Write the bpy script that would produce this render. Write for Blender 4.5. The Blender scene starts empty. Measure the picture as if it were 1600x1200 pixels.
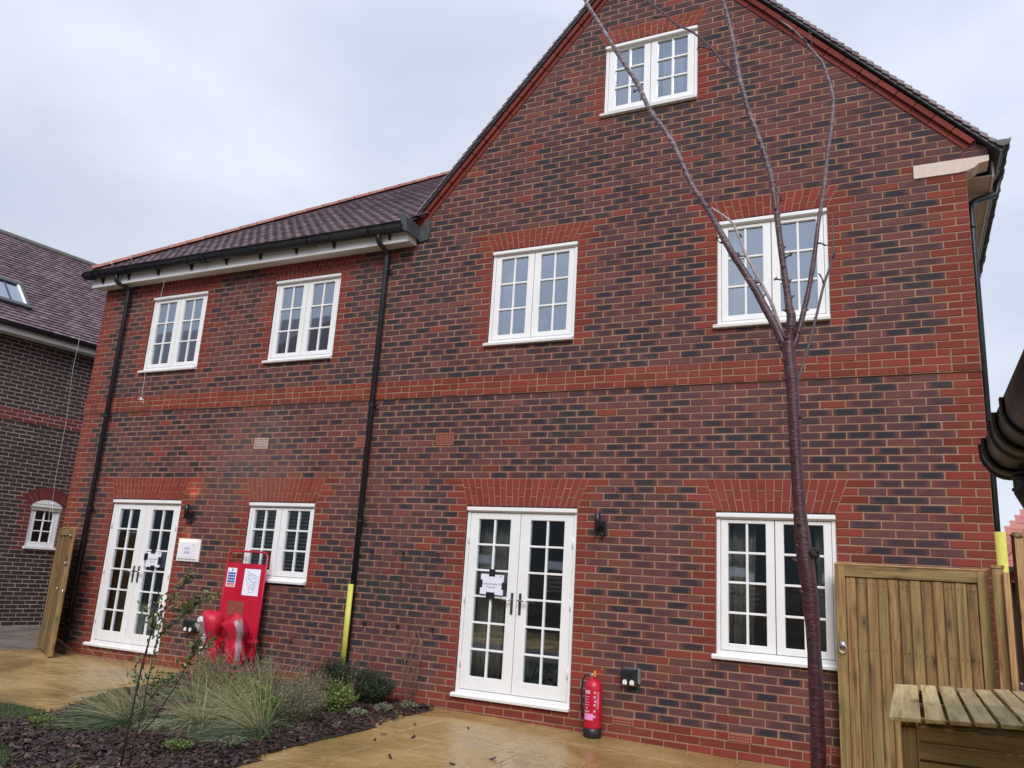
import bpy, math, random
from mathutils import Vector, Matrix, noise as mnoise
R = random.Random(7)
sc = bpy.context.scene
COL = sc.collection

# ------------------------------------------------------------------ camera, sky, sun, exposure
cam_d = bpy.data.cameras.new('camera')
cam = bpy.data.objects.new('camera', cam_d)
COL.objects.link(cam)
cam_d.sensor_width = 36
cam_d.lens = 1250.48 * 36 / 1600
cam_d.clip_start = .05
cam_d.clip_end = 600
_r = Vector((0.89956556, 0.43249635, 0.06106319))
_u = Vector((0.04848188, -0.23780581, 0.97010201))
_w = Vector((-0.43408676, 0.8697099, 0.23489015))
m = Matrix.Identity(4)
for i in range(3):
    m[i][0] = _r[i]; m[i][1] = _u[i]; m[i][2] = -_w[i]
m.translation = Vector((0, -8.13783, 1.6))
cam.matrix_world = m
sc.camera = cam

SUN_EL, SUN_AZ = 40, 158          # degrees; behind the camera, a little left
world = bpy.data.worlds.new('World')
sc.world = world
world.use_nodes = True
wn, wl = world.node_tree.nodes, world.node_tree.links
wn.clear()
wo = wn.new('ShaderNodeOutputWorld')
bg = wn.new('ShaderNodeBackground')
sky = wn.new('ShaderNodeTexSky')
sky.sky_type = 'NISHITA'
sky.sun_disc = False
sky.sun_elevation = math.radians(SUN_EL)
sky.sun_rotation = math.radians(SUN_AZ)
tc = wn.new('ShaderNodeTexCoord')
mp = wn.new('ShaderNodeMapping')
mp.inputs['Scale'].default_value = (1, 1, 2.0)
mp.inputs['Location'].default_value = (.35, .1, .2)
nz = wn.new('ShaderNodeTexNoise')
nz.inputs['Scale'].default_value = 1.7
nz.inputs['Detail'].default_value = 5
nz.inputs['Roughness'].default_value = .52
nz.inputs['Distortion'].default_value = .35
cr = wn.new('ShaderNodeValToRGB')
cr.color_ramp.elements[0].position = .34
cr.color_ramp.elements[0].color = (3.00, 3.30, 4.05, 1)
cr.color_ramp.elements[1].position = .68
cr.color_ramp.elements[1].color = (4.65, 4.92, 5.60, 1)
sep = wn.new('ShaderNodeSeparateXYZ')
gm = wn.new('ShaderNodeMapRange')          # overcast sky: brighter towards the zenith, bright haze at the horizon
gm.inputs['From Min'].default_value = 0.0
gm.inputs['From Max'].default_value = 1.0
gm.inputs['To Min'].default_value = 1.0
gm.inputs['To Max'].default_value = 1.35
dx = wn.new('ShaderNodeMapRange')
dx.inputs['From Min'].default_value = -1.0
dx.inputs['From Max'].default_value = 0.4
dx.inputs['To Min'].default_value = .90
dx.inputs['To Max'].default_value = 1.04
mul = wn.new('ShaderNodeMath'); mul.operation = 'MULTIPLY'
vm = wn.new('ShaderNodeVectorMath'); vm.operation = 'SCALE'
mx = wn.new('ShaderNodeMixRGB')
mx.inputs['Fac'].default_value = .95
wl.new(tc.outputs['Generated'], mp.inputs['Vector'])
wl.new(mp.outputs['Vector'], nz.inputs['Vector'])
wl.new(nz.outputs['Fac'], cr.inputs['Fac'])
wl.new(tc.outputs['Generated'], sep.inputs[0])
wl.new(sep.outputs['Z'], gm.inputs['Value'])
wl.new(sep.outputs['X'], dx.inputs['Value'])
wl.new(gm.outputs['Result'], mul.inputs[0]); wl.new(dx.outputs['Result'], mul.inputs[1])
wl.new(cr.outputs['Color'], vm.inputs[0]); wl.new(mul.outputs[0], vm.inputs['Scale'])
wl.new(sky.outputs['Color'], mx.inputs['Color1'])
wl.new(vm.outputs['Vector'], mx.inputs['Color2'])
wl.new(mx.outputs['Color'], bg.inputs['Color'])
bg.inputs['Strength'].default_value = .1
wl.new(bg.outputs['Background'], wo.inputs['Surface'])

sun_d = bpy.data.lights.new('sun', 'SUN')
sun_d.energy = 1.5
sun_d.angle = math.radians(26)
sun_d.color = (1, .97, .94)
sun = bpy.data.objects.new('sun', sun_d)
COL.objects.link(sun)
el, az = math.radians(SUN_EL), math.radians(SUN_AZ)
sdir = Vector((math.sin(az) * math.cos(el), math.cos(az) * math.cos(el), math.sin(el)))   # towards the sun
sun.rotation_euler = sdir.to_track_quat('Z', 'Y').to_euler()
sun.location = (0, -20, 20)

sc.render.engine = 'CYCLES'
vs = sc.view_settings
vs.view_transform = 'Standard'; vs.look = 'None'; vs.exposure = .82; vs.gamma = 1
vs.use_curve_mapping = False

# ------------------------------------------------------------------ node material helpers
class NT:
    def __init__(s, name):
        s.m = bpy.data.materials.new(name); s.m.use_nodes = True
        s.n, s.l = s.m.node_tree.nodes, s.m.node_tree.links
        s.b = s.n['Principled BSDF']; s.out = s.n['Material Output']
    def new(s, t, **kw):
        x = s.n.new(t)
        for k, v in kw.items():
            if k in x.inputs.keys(): x.inputs[k].default_value = v
            else: setattr(x, k, v)
        return x
    def link(s, a, b): s.l.new(a, b)
    def math(s, op, a, b=None, c=None, clamp=False):
        x = s.n.new('ShaderNodeMath'); x.operation = op; x.use_clamp = clamp
        for i, v in enumerate((a, b, c)):
            if v is None: continue
            if isinstance(v, (int, float)): x.inputs[i].default_value = v
            else: s.l.new(v, x.inputs[i])
        return x.outputs[0]
    def mix(s, f, a, b, bt='MIX'):
        x = s.n.new('ShaderNodeMixRGB'); x.blend_type = bt
        for i, v in enumerate((f, a, b)):
            if isinstance(v, (int, float)): x.inputs[i].default_value = v
            elif isinstance(v, tuple): x.inputs[i].default_value = v if len(v) == 4 else v + (1,)
            else: s.l.new(v, x.inputs[i])
        return x.outputs[0]
    def rng(s, v, a, b, c=0., d=1.):
        x = s.n.new('ShaderNodeMapRange'); s.l.new(v, x.inputs[0])
        for i, q in enumerate((a, b, c, d)): x.inputs[i + 1].default_value = q
        return x.outputs[0]
    def noise(s, scale, detail=3, rough=.5, vec=None, dist=0.):
        x = s.n.new('ShaderNodeTexNoise')
        x.inputs['Scale'].default_value = scale; x.inputs['Detail'].default_value = detail
        x.inputs['Roughness'].default_value = rough; x.inputs['Distortion'].default_value = dist
        if vec is not None: s.l.new(vec, x.inputs['Vector'])
        return x
    def pos(s, scale=(1, 1, 1), rot=(0, 0, 0)):
        g = s.n.new('ShaderNodeNewGeometry'); mpn = s.n.new('ShaderNodeMapping')
        mpn.inputs['Scale'].default_value = scale; mpn.inputs['Rotation'].default_value = rot
        s.l.new(g.outputs['Position'], mpn.inputs['Vector']); return mpn.outputs[0]
    def ramp(s, f, stops):
        x = s.n.new('ShaderNodeValToRGB'); e = x.color_ramp.elements
        while len(e) < len(stops): e.new(.5)
        for i, (p, c) in enumerate(stops):
            e[i].position = p; e[i].color = c + (1,)
        s.l.new(f, x.inputs[0]); return x.outputs[0]
    def bump(s, h, strength=.3, dist=.01):
        x = s.n.new('ShaderNodeBump'); x.inputs['Strength'].default_value = strength
        x.inputs['Distance'].default_value = dist; s.l.new(h, x.inputs['Height'])
        s.l.new(x.outputs[0], s.b.inputs['Normal'])
    def base(s, c):
        if isinstance(c, tuple): s.b.inputs['Base Color'].default_value = c + (1,)
        else: s.l.new(c, s.b.inputs['Base Color'])
    def rough(s, r):
        if isinstance(r, (int, float)): s.b.inputs['Roughness'].default_value = r
        else: s.l.new(r, s.b.inputs['Roughness'])

def plain(name, c, rough=.5, metal=0, var=.12, scale=9, bump=0):
    t = NT(name)
    n = t.noise(scale, 4, .6, t.pos())
    f = t.rng(n.outputs[0], .3, .7, 1 - var, 1 + var)
    x = t.n.new('ShaderNodeVectorMath'); x.operation = 'SCALE'
    x.inputs[0].default_value = c; t.link(f, x.inputs['Scale'])
    t.base(x.outputs[0]); t.rough(t.rng(n.outputs[0], .3, .7, max(rough - .08, 0), rough + .08))
    t.b.inputs['Metallic'].default_value = metal
    if bump:
        n2 = t.noise(scale * 12, 3, .6, t.pos()); t.bump(n2.outputs[0], bump, .004)
    return t.m

def bloom(t, c, na, nb):
    """pale salt bloom on the wall round the buff vent, and faint lime smears elsewhere"""
    g = t.n.new('ShaderNodeNewGeometry'); sp = t.n.new('ShaderNodeSeparateXYZ'); t.link(g.outputs['Position'], sp.inputs[0])
    dx_ = t.math('POWER', t.math('DIVIDE', t.math('ADD', sp.outputs[0], 7.85), .95), 2.0)
    dz_ = t.math('POWER', t.math('DIVIDE', t.math('SUBTRACT', sp.outputs[2], 2.95), .75), 2.0)
    f_ = t.rng(t.math('ADD', t.math('ADD', dx_, dz_), t.math('MULTIPLY', na.outputs[0], .8)), .4, 1.5, 1, 0)
    c = t.mix(t.math('MULTIPLY', f_, t.rng(nb.outputs[0], .3, .7, .04, .26)), c, (.34, .26, .23))
    sm = t.noise(1.1, 5, .65, t.pos((1, 1, 2.2)), .8)
    return t.mix(t.math('MULTIPLY', t.rng(sm.outputs[0], .56, .74), t.rng(nb.outputs[0], .4, .7, .0, .30)), c, (.30, .23, .19))

def brick_mat(name, red, multi, dark, patch=1.0):
    t = NT(name)
    at = t.new('ShaderNodeAttribute', attribute_name='tone')
    s3 = t.n.new('ShaderNodeSeparateColor'); t.link(at.outputs['Color'], s3.inputs[0])
    rnd, kind, dk = s3.outputs[0], s3.outputs[1], s3.outputs[2]
    uv = t.new('ShaderNodeUVMap', uv_map='UVMap')
    su = t.n.new('ShaderNodeSeparateXYZ'); t.link(uv.outputs[0], su.inputs[0])
    p = t.pos()
    n1 = t.noise(7, 4, .6, p, .3); n2 = t.noise(42, 4, .65, p); n3 = t.noise(230, 2, .6, p); big = t.noise(.5, 3, .5, p)
    # kiln smudge in the middle of a brick, as multi stock bricks have
    cxu = t.math('ADD', .42, t.math('MULTIPLY', t.math('FRACT', t.math('MULTIPLY', rnd, 7.31)), .16))
    du = t.math('ABSOLUTE', t.math('SUBTRACT', su.outputs[0], cxu))
    du = t.math('ADD', du, t.math('MULTIPLY', t.math('SUBTRACT', n1.outputs[0], .5), .55))
    dv = t.math('ABSOLUTE', t.math('SUBTRACT', su.outputs[1], .5))
    dv = t.math('ADD', dv, t.math('MULTIPLY', t.math('SUBTRACT', n2.outputs[0], .5), .5))
    m1 = t.rng(du, .50, .30); m2 = t.rng(dv, .60, .36)
    mk = t.math('MULTIPLY', t.math('MULTIPLY', m1, m2), t.math('MULTIPLY', dk, patch), clamp=True)
    rc = t.ramp(rnd, [(0, tuple(x * .78 for x in red)), (.5, red), (1, tuple(x * 1.22 for x in red))])
    nf = t.noise(15, 4, .7, p, .4)
    mc = t.ramp(t.math('ADD', t.math('MULTIPLY', rnd, .62), t.rng(nf.outputs[0], .32, .68, 0, .42)), [(0, multi[0]), (.35, multi[1]), (.7, multi[2]), (1, multi[3])])
    mc = t.mix(mk, mc, t.ramp(n2.outputs[0], [(.3, tuple(x * .8 for x in dark)), (.7, tuple(x * 1.3 for x in dark))]))
    c = t.mix(kind, rc, mc)
    c = t.mix(t.rng(n2.outputs[0], .35, .75, 0, .38), c, t.mix(1.0, c, (1.35, 1.22, 1.15), 'MULTIPLY'))
    c = t.mix(t.rng(n3.outputs[0], .5, .8, 0, .35), c, t.mix(1.0, c, (.62, .62, .66), 'MULTIPLY'))
    c = t.mix(t.rng(big.outputs[0], .4, .7, 0, .07), c, (.2, .15, .13))
    c = bloom(t, c, n1, n2)
    t.base(c); t.rough(t.rng(n2.outputs[0], .3, .7, .72, .92))
    hh = t.math('ADD', n3.outputs[0], t.math('MULTIPLY', n2.outputs[0], 1.6))
    t.bump(hh, .5, .004)
    t.b.inputs['Specular IOR Level'].default_value = .25
    return t.m

def mortar_mat(name, c0, c1):
    t = NT(name); p = t.pos()
    n = t.noise(5, 4, .6, p); n2 = t.noise(150, 3, .7, p)
    c = t.mix(t.rng(n.outputs[0], .35, .68), c0, c1)
    c = t.mix(t.rng(n2.outputs[0], .4, .7, 0, .35), c, tuple(x * .6 for x in c0))
    t.base(c); t.rough(.92); t.bump(n2.outputs[0], .5, .004); return t.m

def wood_mat(name, c0, c1, c2, axis='Z', green=.25):
    t = NT(name)
    oi = t.n.new('ShaderNodeObjectInfo')
    sc_ = {'Z': (26, 26, 1.1), 'X': (1.1, 26, 26), 'Y': (26, 1.1, 26)}[axis]
    g = t.n.new('ShaderNodeNewGeometry'); ad = t.n.new('ShaderNodeVectorMath'); ad.operation = 'ADD'
    rv = t.n.new('ShaderNodeCombineXYZ')
    for i in range(3): t.link(t.math('MULTIPLY', oi.outputs['Random'], 17.0 + i * 5), rv.inputs[i])
    t.link(g.outputs['Position'], ad.inputs[0]); t.link(rv.outputs[0], ad.inputs[1])
    mpn = t.new('ShaderNodeMapping'); mpn.inputs['Scale'].default_value = sc_
    t.link(ad.outputs[0], mpn.inputs['Vector'])
    n = t.noise(1.0, 5, .62, mpn.outputs[0], 1.1)
    n2 = t.noise(4.5, 3, .6, mpn.outputs[0], .4)
    c = t.ramp(n.outputs[0], [(.36, c1), (.5, c0), (.66, c2)])
    c = t.mix(t.rng(n2.outputs[0], .5, .75, 0, .5), c, tuple(x * .5 for x in c1))
    mv = t.new('ShaderNodeMapping'); mv.inputs['Scale'].default_value = {'Z': (9, 9, 3.4), 'X': (3.4, 9, 9), 'Y': (9, 3.4, 9)}[axis]
    t.link(ad.outputs[0], mv.inputs['Vector'])
    vo = t.n.new('ShaderNodeTexVoronoi'); vo.inputs['Scale'].default_value = 1; t.link(mv.outputs[0], vo.inputs['Vector'])
    kn = t.rng(vo.outputs['Distance'], .07, .15, 1, 0)
    c = t.mix(kn, c, tuple(x * .28 for x in c1))
    ring = t.math('MULTIPLY', t.rng(vo.outputs['Distance'], .15, .36, .55, 0), 1.0)
    c = t.mix(ring, c, tuple(x * .6 for x in c1))
    gn = t.noise(1.3, 3, .5, ad.outputs[0])
    c = t.mix(t.rng(gn.outputs[0], .45, .75, 0, green), c, (.13, .16, .06))
    v = t.rng(oi.outputs['Random'], 0, 1, .8, 1.2)
    x = t.n.new('ShaderNodeVectorMath'); x.operation = 'SCALE'; t.link(c, x.inputs[0]); t.link(v, x.inputs['Scale'])
    t.base(x.outputs[0]); t.rough(t.rng(n.outputs[0], .3, .7, .5, .75)); t.bump(n.outputs[0], .35, .004)
    return t.m

M = {}
M['brick'] = brick_mat('brick', (.188, .034, .025),
    [(.068, .040, .045), (.108, .047, .045), (.146, .052, .045), (.20, .042, .031)], (.025, .025, .031))
M['brick_lh'] = brick_mat('dark_brick', (.15, .028, .026),
    [(.036, .023, .024), (.045, .027, .027), (.054, .032, .031), (.07, .04, .038)], (.028, .02, .022), .5)
M['mortar'] = mortar_mat('mortar', (.25, .15, .097), (.38, .24, .155))
M['mortar_lh'] = mortar_mat('pale_mortar', (.34, .28, .25), (.46, .38, .34))
M['paint'] = plain('white_paint', (.80, .80, .80), .32, var=.03, scale=3)
M['paint_old'] = plain('white_fascia_paint', (.72, .71, .69), .45, var=.06, scale=6)
M['soffit'] = plain('soffit_board', (.52, .47, .40), .6, var=.08)
M['black'] = plain('black_plastic', (.012, .014, .018), .38, var=.2)
M['black_wet'] = plain('wet_black_plastic', (.005, .005, .007), .42, var=.5, scale=30)
M['lead'] = plain('lead_flashing', (.055, .058, .066), .5, metal=.0, var=.25, scale=14)
M['steel'] = plain('brushed_steel', (.55, .55, .56), .3, metal=1, var=.1)
M['dark_metal'] = plain('dark_metal', (.07, .07, .075), .4, metal=.6)
M['tape'] = plain('black_tape', (.012, .012, .016), .45, var=.3, scale=60)
M['paper'] = plain('paper', (.74, .75, .86), .55, var=.03)
M['ink'] = plain('grey_ink', (.13, .12, .15), .8)
M['cream'] = plain('cast_stone', (.62, .52, .44), .8, var=.08, scale=20, bump=.2)
M['terracotta'] = plain('terracotta', (.33, .10, .07), .8, var=.12, scale=30)
M['vent_cream'] = plain('buff_plastic', (.52, .40, .33), .6)
M['hole_shade'] = plain('painted_hole_shade', (.01, .008, .008), .9)  # near-black colour that stands in for the shade inside openings
M['yellow'] = plain('yellow_foam', (.56, .54, .10), .6, var=.08, scale=14)
M['red_paint'] = plain('red_steel_paint', (.46, .006, .030), .38, var=.06, scale=5)
M['red_cloth'] = plain('red_vinyl', (.50, .008, .038), .45, var=.1, scale=20)
M['pvc'] = plain('clear_pvc', (.30, .20, .22), .4, var=.35, scale=40)
M['rust'] = plain('rust_patch', (.22, .05, .03), .8, var=.35, scale=25)
M['sticker_blue'] = plain('blue_print', (.04, .10, .38), .5)
M['sticker_red'] = plain('red_print', (.62, .06, .09), .5)
M['pink'] = plain('pink_label', (.80, .28, .58), .5, var=.05)
M['white_print'] = plain('white_print', (.62, .42, .48), .5)
M['map_ink'] = plain('map_ink', (.30, .27, .42), .6)
M['orange'] = plain('orange_tag', (.80, .25, .02), .5)
M['curtain'] = plain('curtain_cloth', (.72, .70, .64), .9, var=.12, scale=12)
M['blind'] = plain('blind_slat', (.75, .74, .72), .6)
M['room'] = plain('room_plaster', (.22, .21, .20), .9)
M['ceramic'] = plain('white_ceramic', (.8, .8, .8), .3)
M['pink_flower'] = plain('pink_petal', (.62, .25, .40), .8)
M['wood'] = wood_mat('gate_timber', (.225, .130, .047), (.120, .062, .022), (.33, .205, .082), 'Z', .4)
M['wood_x'] = wood_mat('timber_rail', (.25, .165, .058), (.15, .09, .028), (.34, .24, .095), 'X', .4)
M['wood_y'] = wood_mat('timber_slat', (.46, .34, .155), (.31, .21, .08), (.58, .45, .22), 'Y', .35)
M['wood_new'] = wood_mat('new_timber', (.40, .23, .10), (.30, .15, .06), (.47, .30, .14), 'Z', .05)
M['wood_dark'] = wood_mat('dark_fence_timber', (.10, .075, .05), (.06, .045, .03), (.15, .11, .07), 'X', .1)

def tile_mat(name, c0, c1, c2, rough=.38):
    t = NT(name); at = t.new('ShaderNodeAttribute', attribute_name='tone')
    s3 = t.n.new('ShaderNodeSeparateColor'); t.link(at.outputs['Color'], s3.inputs[0])
    p = t.pos(); n = t.noise(22, 4, .6, p); n3 = t.noise(160, 3, .6, p)
    c = t.ramp(s3.outputs[0], [(0, c0), (.5, c1), (1, c2)])
    c = t.mix(t.rng(n.outputs[0], .4, .72, 0, .5), c, tuple(x * .55 for x in c1))
    t.base(c); t.rough(t.rng(n.outputs[0], .3, .7, rough - .1, rough + .15)); t.bump(n3.outputs[0], .3, .003)
    return t.m
M['tile'] = tile_mat('purple_plain_tile', (.12, .085, .10), (.18, .125, .145), (.25, .18, .195), .3)
M['tile_lh'] = tile_mat('purple_brown_tile', (.10, .062, .075), (.165, .105, .125), (.24, .16, .185), .5)
M['tile_red'] = tile_mat('red_ridge_tile', (.24, .075, .055), (.32, .11, .08), (.40, .155, .115), .6)
M['tile_far'] = tile_mat('orange_red_tile', (.38, .12, .10), (.46, .17, .14), (.52, .22, .18), .6)

# glass: part mirror, part see-through, as sealed double glazing is
t = NT('window_glass'); t.n.remove(t.b)
gl = t.new('ShaderNodeBsdfGlossy'); gl.inputs['Roughness'].default_value = .02; gl.inputs['Color'].default_value = (.78, .88, 1.0, 1)
tr = t.new('ShaderNodeBsdfTransparent'); tr.inputs['Color'].default_value = (.82, .86, .84, 1)
lw = t.new('ShaderNodeFresnel'); lw.inputs['IOR'].default_value = 1.5
f = t.math('MULTIPLY_ADD', lw.outputs[0], 1.6, .36, clamp=True)
ms = t.new('ShaderNodeMixShader'); t.link(f, ms.inputs[0]); t.link(tr.outputs[0], ms.inputs[1]); t.link(gl.outputs[0], ms.inputs[2])
nb = t.noise(1.6, 2, .5, t.pos()); bp = t.new('ShaderNodeBump'); bp.inputs['Strength'].default_value = .05; bp.inputs['Distance'].default_value = .02
t.link(nb.outputs[0], bp.inputs['Height']); t.link(bp.outputs[0], gl.inputs['Normal'])
t.link(ms.outputs[0], t.out.inputs['Surface']); M['glass'] = t.m

# wet stamped concrete
t = NT('wet_stamped_concrete'); p = t.pos(); at = t.new('ShaderNodeAttribute', attribute_name='tone')
s3 = t.n.new('ShaderNodeSeparateColor'); t.link(at.outputs['Color'], s3.inputs[0])
n = t.noise(1.1, 5, .6, p, .5); n2 = t.noise(9, 5, .62, p, .6); n3 = t.noise(55, 3, .6, p)
wv = t.noise(2.2, 3, .5, p)
vadd = t.n.new('ShaderNodeVectorMath'); vadd.operation = 'MULTIPLY_ADD'; t.link(wv.outputs['Color'], vadd.inputs[0]); vadd.inputs[1].default_value = (.9, .9, .1); t.link(p, vadd.inputs[2])
vo = t.n.new('ShaderNodeTexVoronoi'); vo.feature = 'DISTANCE_TO_EDGE'; vo.inputs['Scale'].default_value = 2.6; t.link(vadd.outputs[0], vo.inputs['Vector'])
crk = t.rng(vo.outputs['Distance'], 0, .016, 1, 0)
crk = t.math('MULTIPLY', crk, t.rng(n2.outputs[0], .42, .6))
c = t.ramp(n.outputs[0], [(.3, (.25, .155, .052)), (.5, (.37, .245, .090)), (.72, (.50, .36, .165))])
c = t.mix(t.rng(n2.outputs[0], .35, .7, 0, .55), c, (.31, .19, .065))
c = t.mix(t.rng(s3.outputs[0], 0, 1, 0, .42), c, (.33, .235, .115))
c = t.mix(t.math('MULTIPLY', crk, .6), c, (.09, .05, .025))
t.base(c)
t.rough(t.math('ADD', t.rng(n.outputs[0], .38, .60, .05, .34), t.rng(n3.outputs[0], .4, .7, 0, .08)))
h = t.math('ADD', t.math('MULTIPLY', n2.outputs[0], 1.0), t.math('MULTIPLY', crk, -.5))
h = t.math('ADD', h, t.math('MULTIPLY', n3.outputs[0], .10))
t.bump(h, .6, .014)
M['patio'] = t.m
t = NT('grey_wet_paving'); p = t.pos(); n = t.noise(3, 5, .6, p); n3 = t.noise(60, 3, .6, p)
t.base(t.ramp(n.outputs[0], [(.3, (.15, .13, .11)), (.7, (.25, .22, .19))])); t.rough(t.rng(n.outputs[0], .35, .65, .2, .45)); t.bump(n3.outputs[0], .3, .004)
M['grey_paving'] = t.m
M['soil'] = plain('soil', (.035, .022, .018), .8, var=.4, scale=20, bump=.6)
M['bark'] = tile_mat('bark_mulch', (.018, .010, .010), (.046, .022, .021), (.115, .058, .046), .42)
M['ground'] = plain('rough_ground', (.14, .12, .09), .8, var=.3, scale=3)

def leafy(name, stops, rough=.55):
    t = NT(name); at = t.new('ShaderNodeAttribute', attribute_name='tone')
    s3 = t.n.new('ShaderNodeSeparateColor'); t.link(at.outputs['Color'], s3.inputs[0])
    n = t.noise(30, 2, .5, t.pos())
    f = t.math('ADD', s3.outputs[0], t.rng(n.outputs[0], .3, .7, -.1, .1))
    c = t.ramp(f, stops)
    t.base(c); t.rough(rough)
    t.b.inputs['Specular IOR Level'].default_value = .35
    return t.m
M['stipa'] = leafy('grass_blade', [(0, (.020, .050, .016)), (.40, (.055, .10, .036)), (.68, (.12, .165, .08)), (.88, (.24, .25, .14)), (1, (.42, .38, .24))])
M['stipa_y'] = leafy('yellowing_grass_blade', [(0, (.08, .085, .03)), (.5, (.20, .19, .07)), (1, (.38, .33, .18))])
M['silver'] = leafy('grey_green_leaf', [(0, (.05, .07, .035)), (.5, (.13, .16, .095)), (1, (.28, .30, .20))], .7)
M['lime'] = leafy('small_green_leaf', [(0, (.06, .10, .025)), (.5, (.12, .19, .045)), (1, (.24, .31, .09))], .45)
M['hedge'] = leafy('dark_needle_leaf', [(0, (.018, .03, .016)), (.5, (.038, .06, .028)), (1, (.08, .11, .05))], .6)
M['sapleaf'] = leafy('glossy_leaf', [(0, (.05, .075, .028)), (.5, (.10, .13, .052)), (.8, (.17, .20, .09)), (1, (.18, .11, .06))], .35)
M['lawn'] = leafy('lawn_grass', [(0, (.03, .06, .015)), (.5, (.055, .10, .025)), (1, (.10, .16, .05))])
M['twig'] = plain('dry_twig', (.20, .12, .075), .7, var=.3, scale=40)
M['darkstem'] = plain('dark_stem', (.035, .02, .02), .45, var=.3, scale=40)

t = NT('cherry_bark'); p = t.pos((1, 1, 5)); p1 = t.pos()
n = t.noise(16, 4, .6, p, .5); n2 = t.noise(60, 3, .6, t.pos((1, 1, 3.2))); n4 = t.noise(6, 3, .5, p1)
sp = t.n.new('ShaderNodeSeparateXYZ'); t.link(p1, sp.inputs[0])
up = t.rng(t.math('ADD', sp.outputs[2], t.rng(n4.outputs[0], .35, .65, -.4, .4)), 2.7, 4.0)            # the young upper wood has greyer bark
lo = t.ramp(n.outputs[0], [(.3, (.026, .006, .010)), (.55, (.058, .014, .021)), (.78, (.11, .05, .05))])
hi = t.ramp(n.outputs[0], [(.36, (.035, .020, .024)), (.5, (.115, .078, .085)), (.62, (.30, .235, .24))])
c = t.mix(up, lo, hi)
c = t.mix(t.rng(n2.outputs[0], .66, .72, 0, .8), c, (.33, .25, .22))
c = t.mix(t.rng(n4.outputs[0], .55, .75, 0, .5), c, (.045, .022, .028))
t.base(c); t.rough(t.rng(n.outputs[0], .3, .7, .28, .55)); t.bump(t.math('ADD', n2.outputs[0], n.outputs[0]), .5, .004)
M['treebark'] = t.m
M['treebark_dark'] = plain('rough_burr', (.05, .045, .035), .85, var=.5, scale=90, bump=1)
M['treebark_pale'] = plain('pale_young_bark', (.36, .29, .29), .6, var=.3, scale=60)
M['treebark_brown'] = plain('dark_young_bark', (.06, .032, .035), .5, var=.3, scale=60)

# ------------------------------------------------------------------ mesh helpers
def wloc(o):
    v = Vector((0, 0, 0))
    while o is not None:
        v += o.location; o = o.parent
    return v

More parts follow.
